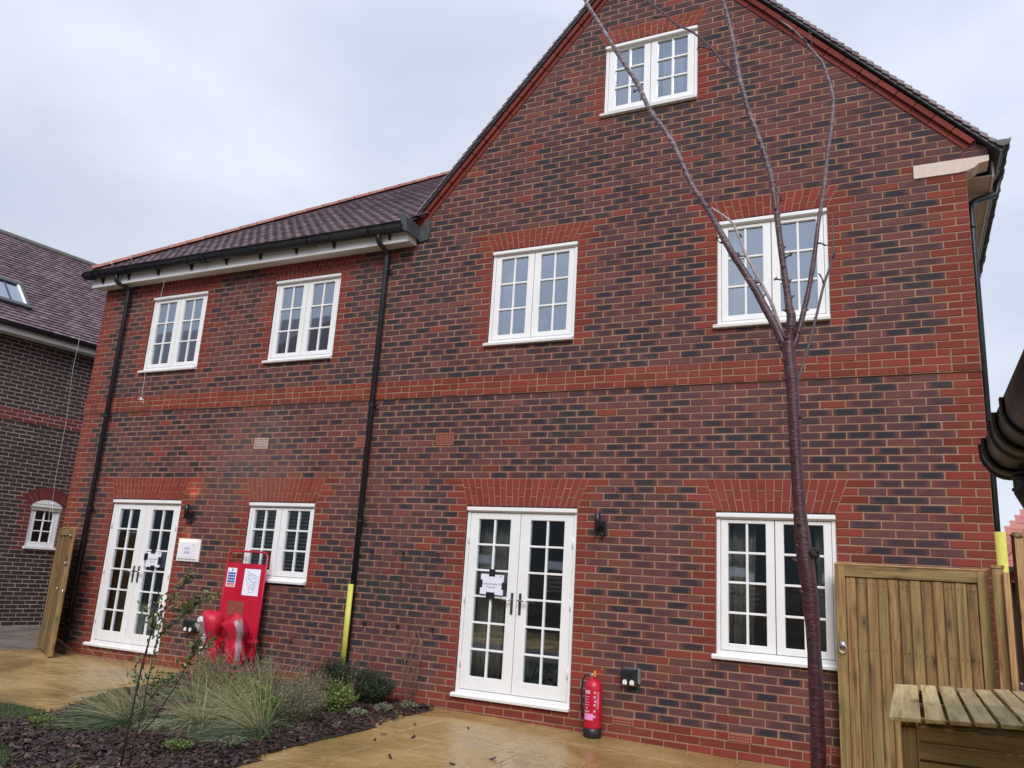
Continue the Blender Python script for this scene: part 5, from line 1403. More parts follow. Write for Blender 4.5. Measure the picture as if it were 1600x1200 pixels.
# ------------------------------------------------------------------ BARE TREE
TR = {
'trunk': [(-0.335, -4.72, 0.984, 0.0285), (-0.336, -4.72, 1.207, 0.0278), (-0.341, -4.72, 1.438, 0.0271), (-0.349, -4.72, 1.605, 0.0312), (-0.363, -4.72, 1.727, 0.0328), (-0.372, -4.72, 1.826, 0.0319), (-0.38, -4.72, 1.927, 0.027), (-0.391, -4.72, 2.187, 0.0249), (-0.397, -4.72, 2.403, 0.0253), (-0.402, -4.72, 2.513, 0.0282), (-0.409, -4.72, 2.584, 0.027), (-0.41, -4.72, 2.64, 0.0244)] ,
'A': [(-0.402, -4.72, 2.527, 0.0215), (-0.428, -4.703, 2.624, 0.0205), (-0.471, -4.687, 2.736, 0.0208), (-0.512, -4.67, 2.824, 0.0197), (-0.555, -4.653, 2.919, 0.0186), (-0.613, -4.637, 3.03, 0.0181), (-0.668, -4.62, 3.132, 0.0178), (-0.721, -4.603, 3.246, 0.0169), (-0.764, -4.587, 3.339, 0.0159), (-0.817, -4.57, 3.439, 0.0143), (-0.872, -4.553, 3.542, 0.0145), (-0.928, -4.537, 3.684, 0.0145), (-0.984, -4.52, 3.822, 0.0144), (-1.054, -4.503, 3.946, 0.014), (-1.116, -4.487, 4.056, 0.0142), (-1.158, -4.47, 4.157, 0.0137), (-1.194, -4.453, 4.242, 0.0139), (-1.272, -4.437, 4.388, 0.0135), (-1.353, -4.42, 4.543, 0.013), (-1.45, -4.403, 4.733, 0.0125), (-1.551, -4.387, 4.931, 0.0121), (-1.668, -4.37, 5.205, 0.0116)] ,
'B': [(-0.411, -4.72, 2.612, 0.0217), (-0.401, -4.725, 2.695, 0.0217), (-0.396, -4.73, 2.753, 0.0232), (-0.403, -4.735, 2.792, 0.0191), (-0.411, -4.74, 2.878, 0.0165), (-0.422, -4.745, 2.98, 0.0155), (-0.432, -4.75, 3.084, 0.015), (-0.441, -4.755, 3.188, 0.0146), (-0.452, -4.76, 3.295, 0.0141), (-0.461, -4.765, 3.387, 0.0136), (-0.481, -4.77, 3.476, 0.0137), (-0.504, -4.775, 3.564, 0.0133), (-0.527, -4.78, 3.646, 0.0131), (-0.551, -4.785, 3.72, 0.0129), (-0.572, -4.79, 3.814, 0.0118), (-0.591, -4.795, 3.899, 0.0118), (-0.607, -4.8, 4.012, 0.0107), (-0.62, -4.805, 4.115, 0.0102), (-0.64, -4.81, 4.228, 0.0091), (-0.663, -4.815, 4.337, 0.0086), (-0.692, -4.82, 4.486, 0.0077)] ,
'C': [(-0.4, -4.72, 2.603, 0.0162), (-0.377, -4.71, 2.66, 0.0163), (-0.359, -4.701, 2.736, 0.0136), (-0.343, -4.691, 2.807, 0.0126), (-0.326, -4.682, 2.89, 0.0121), (-0.306, -4.672, 3.009, 0.0117), (-0.294, -4.663, 3.102, 0.0109), (-0.281, -4.653, 3.21, 0.0102), (-0.27, -4.644, 3.275, 0.0102), (-0.258, -4.634, 3.355, 0.0103), (-0.251, -4.625, 3.421, 0.0092), (-0.237, -4.615, 3.551, 0.0087), (-0.218, -4.606, 3.682, 0.0088), (-0.206, -4.596, 3.82, 0.0086), (-0.213, -4.587, 3.891, 0.0083), (-0.231, -4.577, 3.983, 0.0081), (-0.249, -4.568, 4.056, 0.0076), (-0.28, -4.558, 4.119, 0.0073), (-0.314, -4.549, 4.184, 0.0068), (-0.351, -4.539, 4.251, 0.0062), (-0.39, -4.53, 4.312, 0.005), (-0.448, -4.52, 4.383, 0.0035)] ,
'D': [(-0.799, -4.42, 3.462, 0.0051), (-0.738, -4.442, 3.401, 0.0063), (-0.703, -4.463, 3.362, 0.0063), (-0.678, -4.485, 3.322, 0.0065), (-0.644, -4.506, 3.225, 0.007), (-0.623, -4.528, 3.164, 0.0069), (-0.608, -4.549, 3.121, 0.0072), (-0.576, -4.571, 3.051, 0.0074), (-0.545, -4.592, 2.986, 0.0076), (-0.517, -4.614, 2.92, 0.0078), (-0.49, -4.635, 2.858, 0.0082), (-0.466, -4.657, 2.783, 0.0084), (-0.446, -4.678, 2.713, 0.0089), (-0.421, -4.7, 2.633, 0.0087)] ,
'E': [(-0.383, -4.72, 2.457, 0.008), (-0.367, -4.692, 2.519, 0.0075), (-0.342, -4.664, 2.615, 0.0071), (-0.319, -4.637, 2.716, 0.0066), (-0.296, -4.609, 2.825, 0.0064), (-0.274, -4.581, 2.936, 0.0062), (-0.256, -4.553, 3.005, 0.006), (-0.24, -4.526, 3.075, 0.0049), (-0.234, -4.498, 3.163, 0.0035), (-0.237, -4.47, 3.322, 0.0027)] ,
'F': [(-0.592, -4.79, 3.903, 0.0077), (-0.622, -4.75, 3.967, 0.0072), (-0.69, -4.71, 4.083, 0.0068), (-0.76, -4.67, 4.211, 0.0063), (-0.844, -4.63, 4.336, 0.0062), (-0.897, -4.59, 4.406, 0.006), (-0.948, -4.55, 4.468, 0.0061), (-1.047, -4.51, 4.605, 0.0055), (-1.158, -4.47, 4.757, 0.0053)] ,
}
tree = empty('bare_cherry_tree', (-.335, -4.72, .11), 'slim bare young tree with purple bark, burrs and whippy branches', 'tree')
def limb(name, pts, mat, jitter=.0, nn=10):
    # resample smoothly
    P_ = [Vector(p[:3]) for p in pts]; rr = [p[3] for p in pts]; out = []; ro = []
    for i in range(len(P_) - 1):
        p0 = P_[max(i - 1, 0)]; p1 = P_[i]; p2 = P_[i + 1]; p3 = P_[min(i + 2, len(P_) - 1)]
        for k in range(4):
            t_ = k / 4; t2, t3 = t_ * t_, t_ ** 3
            out.append(.5 * ((2 * p1) + (-p0 + p2) * t_ + (2 * p0 - 5 * p1 + 4 * p2 - p3) * t2 + (-p0 + 3 * p1 - 3 * p2 + p3) * t3)); r_ = rr[i] + (rr[i + 1] - rr[i]) * t_
            ro.append(r_ * (.97 if name == 'trunk' else .88) * (1 + g3.uniform(-.04, .05) + (.10 if g3.random() < .12 else 0)))
    out.append(P_[-1]); ro.append(rr[-1])
    mb_ = MB(); mb_.tube(out, ro, nn)
    # buds and knobs, joined into the limb they grow on
    step = 3 if name != 'trunk' else 2
    for i in range(2, len(out) - 1, step):
        if g3.random() < .62:
            d = Vector((g3.gauss(0, 1), g3.gauss(0, .6), g3.gauss(0, .25))).normalized(); r_ = ro[i]; ax = (out[i + 1] - out[i - 1]).normalized(); d = (d - ax * d.dot(ax)).normalized()
            k_ = .55 if name == 'trunk' else .9
            mb_.tube([out[i] + d * r_ * .5, out[i] + d * (r_ * 1.1) + ax * r_ * .3, out[i] + d * (r_ * (1.25 + .5 * k_)) + ax * r_ * .6], [r_ * .5 * k_, r_ * .42 * k_, r_ * .15], 6)
    return mb_.build('trunk' if name == 'trunk' else 'branch', mat, tree, True)
TR['trunk'] = [(-.338, -4.70, .08, .033), (-.335, -4.71, .45, .0300)] + TR['trunk']
for k, v in TR.items():
    limb(k, v, {'D': M['treebark_pale'], 'E': M['treebark_brown'], 'F': M['treebark_brown']}.get(k, M['treebark']), nn=14 if k == 'trunk' else 9)
SPURS = [(-0.419, 3.273, -0.458, 3.364, -4.764), (-0.389, 3.023, -0.424, 3.006, -4.746), (-0.455, 2.92, -0.414, 2.903, -4.741), (-0.563, 2.972, -0.531, 2.953, -4.603), (-0.643, 3.125, -0.608, 3.121, -4.549), (-0.643, 3.249, -0.661, 3.273, -4.495), (-0.289, 2.983, -0.274, 2.936, -4.581), (-0.226, 3.101, -0.24, 3.075, -4.526), (-0.777, 3.399, -0.777, 3.363, -4.582), (-1.085, 4.569, -1.021, 4.57, -4.52), (-0.809, 4.206, -0.743, 4.179, -4.68), (-1.204, 4.184, -1.176, 4.199, -4.462), (-1.161, 4.13, -1.158, 4.157, -4.47), (-0.628, 3.984, -0.603, 3.983, -4.799), (-0.547, 3.776, -0.567, 3.791, -4.789), (-0.583, 3.698, -0.545, 3.702, -4.784), (-0.301, 4.227, -0.297, 4.151, -4.553), (-0.334, 4.214, -0.314, 4.184, -4.549), (-0.393, 4.295, -0.371, 4.281, -4.534), (-0.297, 4.092, -0.264, 4.087, -4.563), (-0.416, 2.349, -0.395, 2.348, -4.72), (-0.373, 2.213, -0.391, 2.187, -4.72), (-0.41, 2.134, -0.388, 2.121, -4.72), (-0.419, 2.965, -0.422, 2.98, -4.745), (-0.447, 3.233, -0.449, 3.268, -4.759), (-0.255, 3.082, -0.294, 3.102, -4.663), (-0.735, 3.201, -0.707, 3.217, -4.607), (-0.907, 3.614, -0.914, 3.648, -4.541)]
allp = [(Vector(p[:3])) for k, v in TR.items() for p in v]
for a, b, c, d_, y_ in SPURS:
    mb = MB(); p0, p1 = Vector((c, y_, d_)), Vector((a, y_ - .01, b)); mid = (p0 + p1) / 2 + Vector((.003, 0, .004))
    mb.tube([p0, mid, p1], [.0045, .0035, .004], 6)
    for k in range(4):
        e = p1 + Vector((g3.gauss(0, .008), g3.gauss(0, .006), g3.gauss(.004, .008))); mb.tube([p1, e], [.0035, .0018], 5)
    mb.build('spur', M['treebark_brown'], tree, True)
for (x, z, r_) in ((-.325, 1.767, .023), (-.378, 1.832, .017), (-.377, 1.872, .013)):
    mb = MB()
    for k in range(60):
        d = Vector((g3.gauss(0, 1), g3.gauss(0, 1), g3.gauss(0, 1))).normalized(); c_ = Vector((x, -4.735, z)) + d * r_ * .75
        mb.lathe(tuple(c_), [(0, -.006), (.005, -.003), (.006, .002), (0, .007)], 6)
    mb.build('burr', M['treebark_dark'], tree)
# the end of one more twig hangs into the top of the view
g = MB(); g.tube([(-1.78, -4.6, 5.06), (-1.765, -4.6, 4.99), (-1.76, -4.6, 4.955)], [.004, .004, .003], 6); g.build('spur', M['treebark_brown'], tree)

# ------------------------------------------------------------------ FIRE EXTINGUISHER by the door
def extinguisher(x, y, z, R0, label):
    g = empty('fire_extinguisher', (x, y, z), label, 'fire extinguisher')
    mb_ = MB(); mb_.lathe((x, y, z), [(.0, .002), (R0 * .99, .002), (R0 * 1.03, .02), (R0 * 1.03, .085), (R0 * .99, .088)], 28); mb_.build('base_skirt', M['black'], g, True)
    mb_ = MB(); mb_.lathe((x, y, z), [(R0 * .97, .086), (R0, .10), (R0, .44), (R0 * .985, .47), (R0 * .88, .505), (R0 * .62, .53), (R0 * .3, .545), (.02, .548), (.018, .565), (0, .566)], 28); mb_.build('cylinder', M['red_paint'], g, True)
    mb_ = MB(); mb_.lathe((x, y, z + .56), [(0, 0), (.02, 0), (.02, .03), (.012, .04), (0, .042)], 12); mb_.tube([(x, y, z + .575), (x - .045, y - .01, z + .578)], .012, 8); mb_.build('valve', M['steel'], g, True)
    mb_ = MB(); mb_.box((x - .01, y - .018, z + .60), (x + .085, y + .004, z + .607)); mb_.tube([(x - .01, y - .007, z + .60), (x + .03, y - .007, z + .612), (x + .10, y - .007, z + .632)], .006, 6); mb_.build('operating_lever', M['red_paint'], g)
    mb_ = MB(); mb_.box((x + .005, y - .035, z + .565), (x + .028, y - .02, z + .622)); mb_.build('safety_tag', M['orange'], g)
    mb_ = MB(); pts = [(x - .045, y - .01, z + .578), (x - .092, y - .01, z + .565), (x - .118, y - .008, z + .52), (x - .128, y - .006, z + .40), (x - .124, y - .004, z + .30), (x - .106, y - .002, z + .18)]; mb_.tube(pts, .0095, 8); mb_.build('hose', M['black'], g, True)
    def label_patch(a0, a1, z0, z1, mat, nm, rr=R0 + .0008):
        mb2 = MB(); n = max(3, int(abs(a1 - a0) / 8)); P_ = []
        for zz in (z0, z1):
            for k in range(n + 1):
                an = math.radians(a0 + (a1 - a0) * k / n); P_.append((x + math.cos(an) * rr, y + math.sin(an) * rr, z + zz))
        mb2.raw(P_, [(k, k + 1, n + 2 + k, n + 1 + k) for k in range(n)]); mb2.build(nm, mat, g)
    label_patch(222, 290, .165, .225, M['pink'], 'pink_label')
    label_patch(224, 266, .405, .438, M['white_print'], 'printed_panel')
    for z0_, a0, a1 in ((.375, 224, 262), (.350, 224, 256), (.325, 224, 262), (.300, 226, 262), (.245, 224, 266), (.236, 224, 262)): label_patch(a0, a1, z0_, z0_ + .006, M['white_print'], 'printed_line')
    for z0_, a0 in ((.41, 292), (.37, 290), (.33, 296), (.295, 292), (.24, 292), (.19, 292), (.265, 238)): label_patch(a0, a0 + 12, z0_, z0_ + .02, M['white_print'], 'printed_symbol')
    label_patch(312, 326, .27, .43, plain('dull_print', (.55, .16, .24), .5), 'printed_panel')
    return g
extinguisher(-2.865, -.155, gz(-2.87), .088, 'red fire extinguisher with pink label standing by the right french doors')

# ------------------------------------------------------------------ FIRE POINT TROLLEY
g = empty('fire_trolley', (-7.45, -.25, .17), 'red wheeled fire point trolley with stickers, leaning by the small window', 'trolley')
top = Vector((-7.665, -.10, 0)); xl, xr = -7.985, -7.325
def tp(f_, z): return -.10 - (1.6 - z) * .16            # y of the panel plane at height z
def px_(x, z): return x + (1.6 - z) * .13                 # it leans sideways a little
mb = MB(); c8 = lambda x, z, dy: (px_(x, z), tp(0, z) + dy, z)
P_ = [c8(xl, .45, -.004), c8(xr, .45, -.004), c8(xr, 1.57, -.004), c8(xl, 1.57, -.004), c8(xl, .45, .004), c8(xr, .45, .004), c8(xr, 1.57, .004), c8(xl, 1.57, .004)]
mb.raw(P_, [(0, 1, 2, 3), (7, 6, 5, 4), (0, 4, 5, 1), (1, 5, 6, 2), (2, 6, 7, 3), (3, 7, 4, 0)]); mb.build('back_board', M['red_paint'], g)
mb = MB(); hz = 1.72
loop = [c8(xl, .22, 0), c8(xl, 1.2, 0), c8(xl, hz - .07, 0), c8(xl + .02, hz - .02, 0), c8(xl + .07, hz, 0), c8(xr - .07, hz, 0), c8(xr - .02, hz - .02, 0), c8(xr, hz - .07, 0), c8(xr, 1.2, 0), c8(xr, .22, 0)]
mb.tube(loop, .0135, 10); mb.build('handle_frame', M['red_paint'], g, True)
mb = MB(); yb = tp(0, .3)
for x in (xl + .16, xr + .16):
    mb.tube([(x, yb, .34), (x + .02, yb - .22, .33), (x + .02, yb - .30, .30), (x + .02, yb - .33, .17)], .011, 8)
mb.tube([(xl + .14, yb - .26, .33), (xr + .2, yb - .26, .33)], .011, 8); mb.tube([(xl + .14, yb - .02, .33), (xr + .2, yb - .02, .33)], .011, 8)
mb.build('base_frame', M['red_paint'], g, True)
mb = MB(); mb.box((xl + .12, yb - .25, .335), (xr + .2, yb, .345)); mb.build('tray', M['red_paint'], g)
mb = MB()
bz0 = .66
arc = [(xl + .08 + (xr - xl + .1) * k / 10, tp(0, bz0) - .035 - .19 * math.sin(math.pi * k / 10) ** .6) for k in range(11)]
for k in range(10):
    a, b = arc[k], arc[k + 1]; mb.raw([(a[0], a[1], bz0 - .02), (b[0], b[1], bz0 - .02), (b[0], b[1], bz0 + .02), (a[0], a[1], bz0 + .02), (a[0], a[1] + .006, bz0 - .02), (b[0], b[1] + .006, bz0 - .02), (b[0], b[1] + .006, bz0 + .02), (a[0], a[1] + .006, bz0 + .02)], [(0, 1, 2, 3), (7, 6, 5, 4), (0, 4, 5, 1), (3, 2, 6, 7)])
mb.build('retaining_bar', M['red_paint'], g)
for x in (xl + .12, xr + .24):
    mb = MB(); P1 = Vector((x - .022, yb + .03, .265)); mb.tube([P1, P1 + Vector((.044, 0, 0))], .10, 20); w_ob = mb.build('wheel', M['black'], g, True)
    mb = MB(); mb.tube([P1 - Vector((.004, 0, 0)), P1 + Vector((.048, 0, 0))], .045, 14); mb.build('wheel_hub', M['red_paint'], w_ob, True)
def on_board(x0, x1, z0, z1, nm, mat, dy=-.006):
    m2 = MB(); m2.raw([c8(x0, z0, dy), c8(x1, z0, dy), c8(x1, z1, dy), c8(x0, z1, dy), c8(x0, z0, dy + .001), c8(x1, z0, dy + .001), c8(x1, z1, dy + .001), c8(x0, z1, dy + .001)], [(0, 1, 2, 3), (7, 6, 5, 4), (0, 4, 5, 1), (3, 2, 6, 7)]); return m2.build(nm, mat, g)
on_board(-7.955, -7.80, 1.27, 1.505, 'action_sticker', M['paper'])
on_board(-7.885, -7.865, 1.465, 1.495, 'sticker_symbol', M['sticker_blue'], -.0075)
for k in range(4): on_board(-7.94, -7.815, 1.425 - k * .034, 1.45 - k * .034, 'sticker_row', M['sticker_blue'], -.0075)
for k in range(2): on_board(-7.94, -7.815, 1.282 + k * .019, 1.296 + k * .019, 'sticker_row', M['sticker_red'], -.0075)
on_board(-7.665, -7.40, 1.18, 1.505, 'site_map', M['paper'])
mb = MB(); mr = random.Random(2)
outl = [(.2, .92), (.35, .83), (.62, .80), (.82, .72), (.95, .70), (.93, .5), (.8, .48), (.78, .35), (.66, .12), (.4, .12), (.36, .3), (.15, .62), (.28, .72), (.2, .92)]
def mapl(a, b, w_=.004):
    A = (-7.665 + a[0] * .265, 1.18 + a[1] * .325); B = (-7.665 + b[0] * .265, 1.18 + b[1] * .325); d = Vector((B[0] - A[0], B[1] - A[1])); 
    if d.length < 1e-4: return
    n = Vector((-d.y, d.x)).normalized() * w_ / 2
    mb.face([c8(A[0] + n.x, A[1] + n.y, -.0078), c8(A[0] - n.x, A[1] - n.y, -.0078), c8(B[0] - n.x, B[1] - n.y, -.0078), c8(B[0] + n.x, B[1] + n.y, -.0078)][::-1])
for a, b in zip(outl, outl[1:]): mapl(a, b)
for k in range(70):
    a = (mr.uniform(.25, .8), mr.uniform(.18, .8)); 
    if inside(a[0], a[1], outl): an = mr.uniform(0, 3.1); mapl(a, (a[0] + math.cos(an) * .09, a[1] + math.sin(an) * .07), .0035)
mb.build('map_lines', M['map_ink'], g)
on_board(-7.86, -7.60, .93, 1.10, 'rust_patch', M['rust'], -.0062)
# covered extinguishers on the trolley
def covered(x, y, z, lean, label, win):
    g2 = empty('covered_extinguisher', (x, y, z), label, 'fire extinguisher', 'extinguishers under red covers')
    mb_ = MB(); n = 28; prof = [(0, .0), (.085, .0), (.088, .02), (.088, .07)]
    mb_.lathe((x, y, z), [(0, 0), (.08, 0), (.085, .012), (.085, .07), (.07, .075)], 20); mb_.build('base_skirt', M['black'], g2, True)
    levels = [(.100, .055), (.112, .09), (.120, .14), (.126, .20), (.124, .25), (.112, .29), (.108, .33), (.122, .37), (.146, .42), (.158, .47), (.160, .52), (.150, .565), (.128, .60), (.090, .625), (.045, .638), (.008, .640)]
    ph = win[2]; n = 44; m_ = len(levels)
    def rad(a, zz, r_):
        ex = 1 / (abs(math.cos(a)) ** 2.8 + abs(math.sin(a)) ** 2.8) ** (1 / 2.8)         # squarish section
        fold = .085 * abs(math.sin(2.5 * a + ph + zz * 9)) + .05 * abs(math.sin(5.5 * a - ph * 2 + zz * 21)) + .035 * math.sin(13 * a + zz * 37 + ph)
        return r_ * ex * (.80 + fold)
    def pnt(a, zz, r_, ex=0):
        q = rad(a, zz, r_) + ex; top_ = max(0, zz - .42) / .22
        return Vector((x + lean * zz + q * math.cos(a) * 1.08 - win[3] * top_ * .05, y + q * math.sin(a) * .85 - top_ * .02, z + zz - win[4] * top_ * (.5 - .5 * math.cos(a)) * .13 + .012 * math.sin(3 * a + ph)))
    P_ = [pnt(2 * math.pi * k / n, zz, r_) + Vector((g3.gauss(0, .0016), g3.gauss(0, .0016), g3.gauss(0, .002))) for r_, zz in levels for k in range(n)]
    F = [(i * n + k, i * n + (k + 1) % n, (i + 1) * n + (k + 1) % n, (i + 1) * n + k) for i in range(m_ - 1) for k in range(n)] + [tuple((m_ - 1) * n + k for k in range(n))]
    mb_ = MB(); mb_.raw(P_, F); mb_.build('vinyl_cover', M['red_cloth'], g2, True)
    def strip(a0, a1, z0, z1, mat, nm, ex=.005):
        m2 = MB(); Q = []; nn = 10; K = 12
        for i in range(K + 1):
            zz = z0 + (z1 - z0) * i / K
            r_ = next((l0[0] + (l1[0] - l0[0]) * (zz - l0[1]) / (l1[1] - l0[1]) for l0, l1 in zip(levels, levels[1:]) if l0[1] <= zz <= l1[1]), .1)
            for k in range(nn + 1): Q.append(pnt(math.radians(a0 + (a1 - a0) * k / nn), zz, r_, ex))
        m2.raw(Q, [(i * (nn + 1) + k, i * (nn + 1) + k + 1, (i + 1) * (nn + 1) + k + 1, (i + 1) * (nn + 1) + k) for i in range(K) for k in range(nn)]); m2.build(nm, mat, g2, True)
    strip(win[0], win[1], .09, .57, M['pvc'], 'clear_window')
    if win[0] < 250:
        strip(win[0] + 4, win[1] - 4, .50, .56, M['ceramic'], 'lettering_band', .009)
        for za, zb_ in ((.34, .36), (.31, .322), (.20, .235), (.13, .15)): strip(win[0] + 8, win[1] - 12, za, zb_, M['ceramic'], 'lettering_band', .009)
        text('lettering', 'FIRE', .075, (x - .085 + lean * .45, y - .150, z + .455), (math.pi / 2, .12, -.35), M['ceramic'], g2)
        m2 = MB(); m2.tube([(x + .075, y - .13, z + .42), (x + .04, y - .15, z + .3), (x - .01, y - .155, z + .16), (x - .04, y - .15, z + .06)], .009, 7); m2.build('hose', M['black'], g2, True)
covered(-7.63, -.52, .345, -.12, 'left of two red vinyl covered extinguishers, with black hose, on the trolley', (215, 272, .6, .0, .0))
covered(-7.27, -.49, .345, -.08, 'right of two red vinyl covered extinguishers, its hood drooping, on the trolley', (308, 345, 2.3, 1.0, 1.0))

# ------------------------------------------------------------------ TIMBER: gates, fence, bin store
def nbox(mb_, T, a, b): mb_.T = T; mb_.bbox(a, b, .004); mb_.T = None
def gate(name, origin, ang, w_, h, n, label, ring=True, z0=.06, thick_side=1):
    """leaf in its own frame: x along the leaf, front at -y"""
    T = Matrix.Translation(origin) @ Matrix.Rotation(ang, 4, 'Z')
    g = empty(name, origin, label, 'gate', 'garden gates of upright boards')
    m2 = MB(); nbox(m2, T, (0, -.035, z0), (.085, .035, h)); m2.build('stile', M['wood'], g)
    m2 = MB(); nbox(m2, T, (w_ - .085, -.035, z0), (w_, .035, h)); m2.build('stile', M['wood'], g)
    m2 = MB(); nbox(m2, T, (.085, -.033, h - .10), (w_ - .085, .033, h)); m2.build('top_rail', M['wood_x'], g)
    m2 = MB(); nbox(m2, T, (.085, -.0, z0), (w_ - .085, .033, z0 + .1)); m2.build('bottom_rail', M['wood_x'], g)
    m2 = MB(); nbox(m2, T, (-.0, -.038, h), (w_, .038, h + .016)); m2.build('cap_strip', M['wood_new'], g)
    bw = (w_ - .17) / n
    for i in range(n):
        m2 = MB(); y_ = -.020 + (.006 if i % 2 else 0) + R.uniform(-.002, .002); m2.T = T; m2.bbox((.085 + i * bw + .0012, y_, z0), (.085 + (i + 1) * bw - .0012, -.001, h - .10), .009); m2.T = None; m2.build('board', M['wood'], g)
    m2 = MB(); m2.T = T          # screw heads along the rails
    for i in range(n):
        for zz in (z0 + .06, h * .62, h - .16):
            for dx2 in (.3, .7):
                xx = .085 + (i + dx2) * bw; zq = zz + R.uniform(-.012, .012); m2.prism([(xx + .0042 * math.cos(k * 1.0472), zq + .0042 * math.sin(k * 1.0472)) for k in range(6)], 'y', -.0225, -.012)
    m2.T = None; o_s = m2.build('screw_heads', M['dark_metal'], g); o_s['kind'] = 'stuff'
    if ring:
        m2 = MB(); m2.T = T; cx, cz = .05, 1.19
        m2.lathe((0, 0, 0), [(0, 0)], 3) if False else None
        m2.tube([(cx, -.036, cz + .02), (cx, -.055, cz + .02)], .026, 14)
        m2.tube([(cx + .033 * math.sin(k * math.pi / 10), -.062, cz - .015 + .033 * math.cos(k * math.pi / 10)) for k in range(21)], .005, 6, False); m2.T = None
        m2.build('ring_handle', M['steel'], g, True)
    return g, T
g, T = gate('garden_gate', (-.600, -.17, 0), math.radians(1.2), 1.205, 1.895, 12, 'wide board gate with ring handle folded back on the wall behind the bin store', z0=.14)
ga = math.atan2(-.60, 1.10)
g, T = gate('garden_gate', (-11.59, .045, 0), ga, 1.24, 1.90, 8, 'open board gate seen nearly edge on at the left corner of the house', ring=False, z0=.185)
for z in (1.80, 1.42):
    m2 = MB(); m2.T = T; m2.tube([(1.225, -.03, z), (1.275, -.03, z)], .016, 8); m2.T = None; m2.build('hinge_bolt', M['steel'], g, True)
m2 = MB(); m2.T = T; m2.tube([(1.18, -.036, 1.08), (1.18, -.07, 1.08), (1.14, -.075, 1.03), (1.12, -.07, .99)], .009, 6); m2.tube([(1.24, .0, 1.08), (1.27, .0, 1.06), (1.28, .0, .98)], .009, 6); m2.T = None; m2.build('latch', M['steel'], g, True)
# post by the right gate and a new batten
m2 = MB(); m2.bbox((.618, -.31, .05), (.705, -.225, 1.92), .006); m2.box((.612, -.316, 1.92), (.711, -.219, 1.945)); tag(m2.build('gate_post', M['wood']), 'brown square gate post with flat cap beside the right gate', 'post')
m2 = MB(); m2.bbox((.695, -.36, .05), (.735, -.32, 1.89), .003); tag(m2.build('timber_batten', M['wood_new']), 'pale new timber batten fixed beside the right gate post', 'batten')
# fence panel at right edge
g = empty('trellis_fence', (.95, .75, .1), 'timber fence panel with rounded post and trellis at the right edge', 'fence')
fa = Matrix.Translation((.905, .72, 0)) @ Matrix.Rotation(math.radians(16), 4, 'Z')
m2 = MB(); m2.T = fa; m2.box((0, 0, 0), (.075, .075, 2.25)); m2.T = None; m2.build('post', M['wood_new'], g)
m2 = MB(); m2.T = fa; m2.lathe((.0375, .0375, 2.25), [(.05, 0), (.056, .02), (.04, .05), (0, .06)], 12); m2.T = None; m2.build('post_cap', M['wood'], g, True)
for z in (2.18, 1.86, 1.72, .3):
    m2 = MB(); m2.T = fa; m2.box((.08, .015, z), (1.9, .055, z + .065)); m2.T = None; m2.build('rail', M['wood_x'], g)
for i in range(20):
    m2 = MB(); m2.T = fa; m2.box((.085 + i * .09, .030, 1.925), (.085 + i * .09 + .084, .045, 2.18)); m2.T = None; m2.build('board', M['wood_new'], g)
    m2 = MB(); m2.T = fa; m2.box((.085 + i * .09, .030, .12), (.085 + i * .09 + .084, .045, 1.72)); m2.T = None; m2.build('board', M['wood'], g)
m2 = MB(); m2.T = fa
for i in range(12): m2.tube([(.09 + i * .05, -.01, 1.72), (.085 + i * .05 + .01, -.015, 1.25)], .004, 4, False)
m2.T = None; m2.build('bare_climber', M['darkstem'], g)

# bin store in the right foreground
bs = empty('bin_store', (-.05, -5.19, .1), 'slatted timber bin store with a planked lid in the bottom right corner', 'bin store')
BX0, BX1, BY0, BY1, BZ = -.045, 1.35, -5.19, -4.12, 1.235
for x, y in ((BX0, BY0), (BX1 - .05, BY0), (BX0, BY1 - .05), (BX1 - .05, BY1 - .05)):
    m2 = MB(); m2.bbox((x, y, .05), (x + .045, y + .05, BZ - .01), .003); m2.build('corner_post', M['wood'], bs)
z = BZ - .046; 
k = 0
while z > .12:
    m2 = MB(); m2.bbox((BX0 + .047, BY0 - .004, z), (BX1 - .05, BY0 + .016, z + .043), .002); m2.build('front_slat', M['wood_x'], bs)
    m2 = MB(); m2.box((BX0 - .0, BY0 + .054, z), (BX0 + .016, BY1 - .054, z + .043)); m2.build('side_slat', M['wood_y'], bs)
    m2 = MB(); m2.box((BX0 + .05, BY1 - .02, z), (BX1 - .05, BY1 - .004, z + .043)); m2.build('rear_slat', M['wood_x'], bs)
    z -= .051; k += 1
m2 = MB(); m2.bbox((BX0 + .052, BY0 - .008, 1.02), (BX0 + .075, BY0 - .0045, 1.075), .001); m2.build('hinge_plate', plain('rusty_hinge', (.16, .10, .09), .6, metal=.4), bs)
# lid: planks running back, sitting a little skew on the body
LTb = Matrix.Translation((BX0 - .03, BY0 - .035, BZ + .006)) @ Matrix.Rotation(math.radians(-3.0), 4, 'Y') @ Matrix.Rotation(math.radians(0), 4, 'Z')
lid = bpy.data.objects.new('lid', None); COL.objects.link(lid); lid.parent = bs; lid.location = LTb.translation - wloc(bs)
x = 0.0
for i in range(14):
    w_ = .088 if i == 0 else .0545
    dpt = 1.13
    for (ya, yb_) in (((0, dpt),) if i < 3 else ((0, .50), (.502, dpt))):
        m2 = MB(); m2.T = LTb @ Matrix.Rotation(R.uniform(-.003, .003), 4, 'X'); m2.bbox((x, ya, 0), (x + w_, yb_, .013), .002); m2.T = None; m2.build('lid_plank', M['wood_y'], lid)
    x += w_ + .0125
for ya in (.05, .5, 1.02):
    m2 = MB(); m2.T = LTb; m2.box((.08, ya + .03, -.016), (x - .02, ya + .07, -.001)); m2.T = None; m2.build('lid_batten', M['wood_x'], lid)

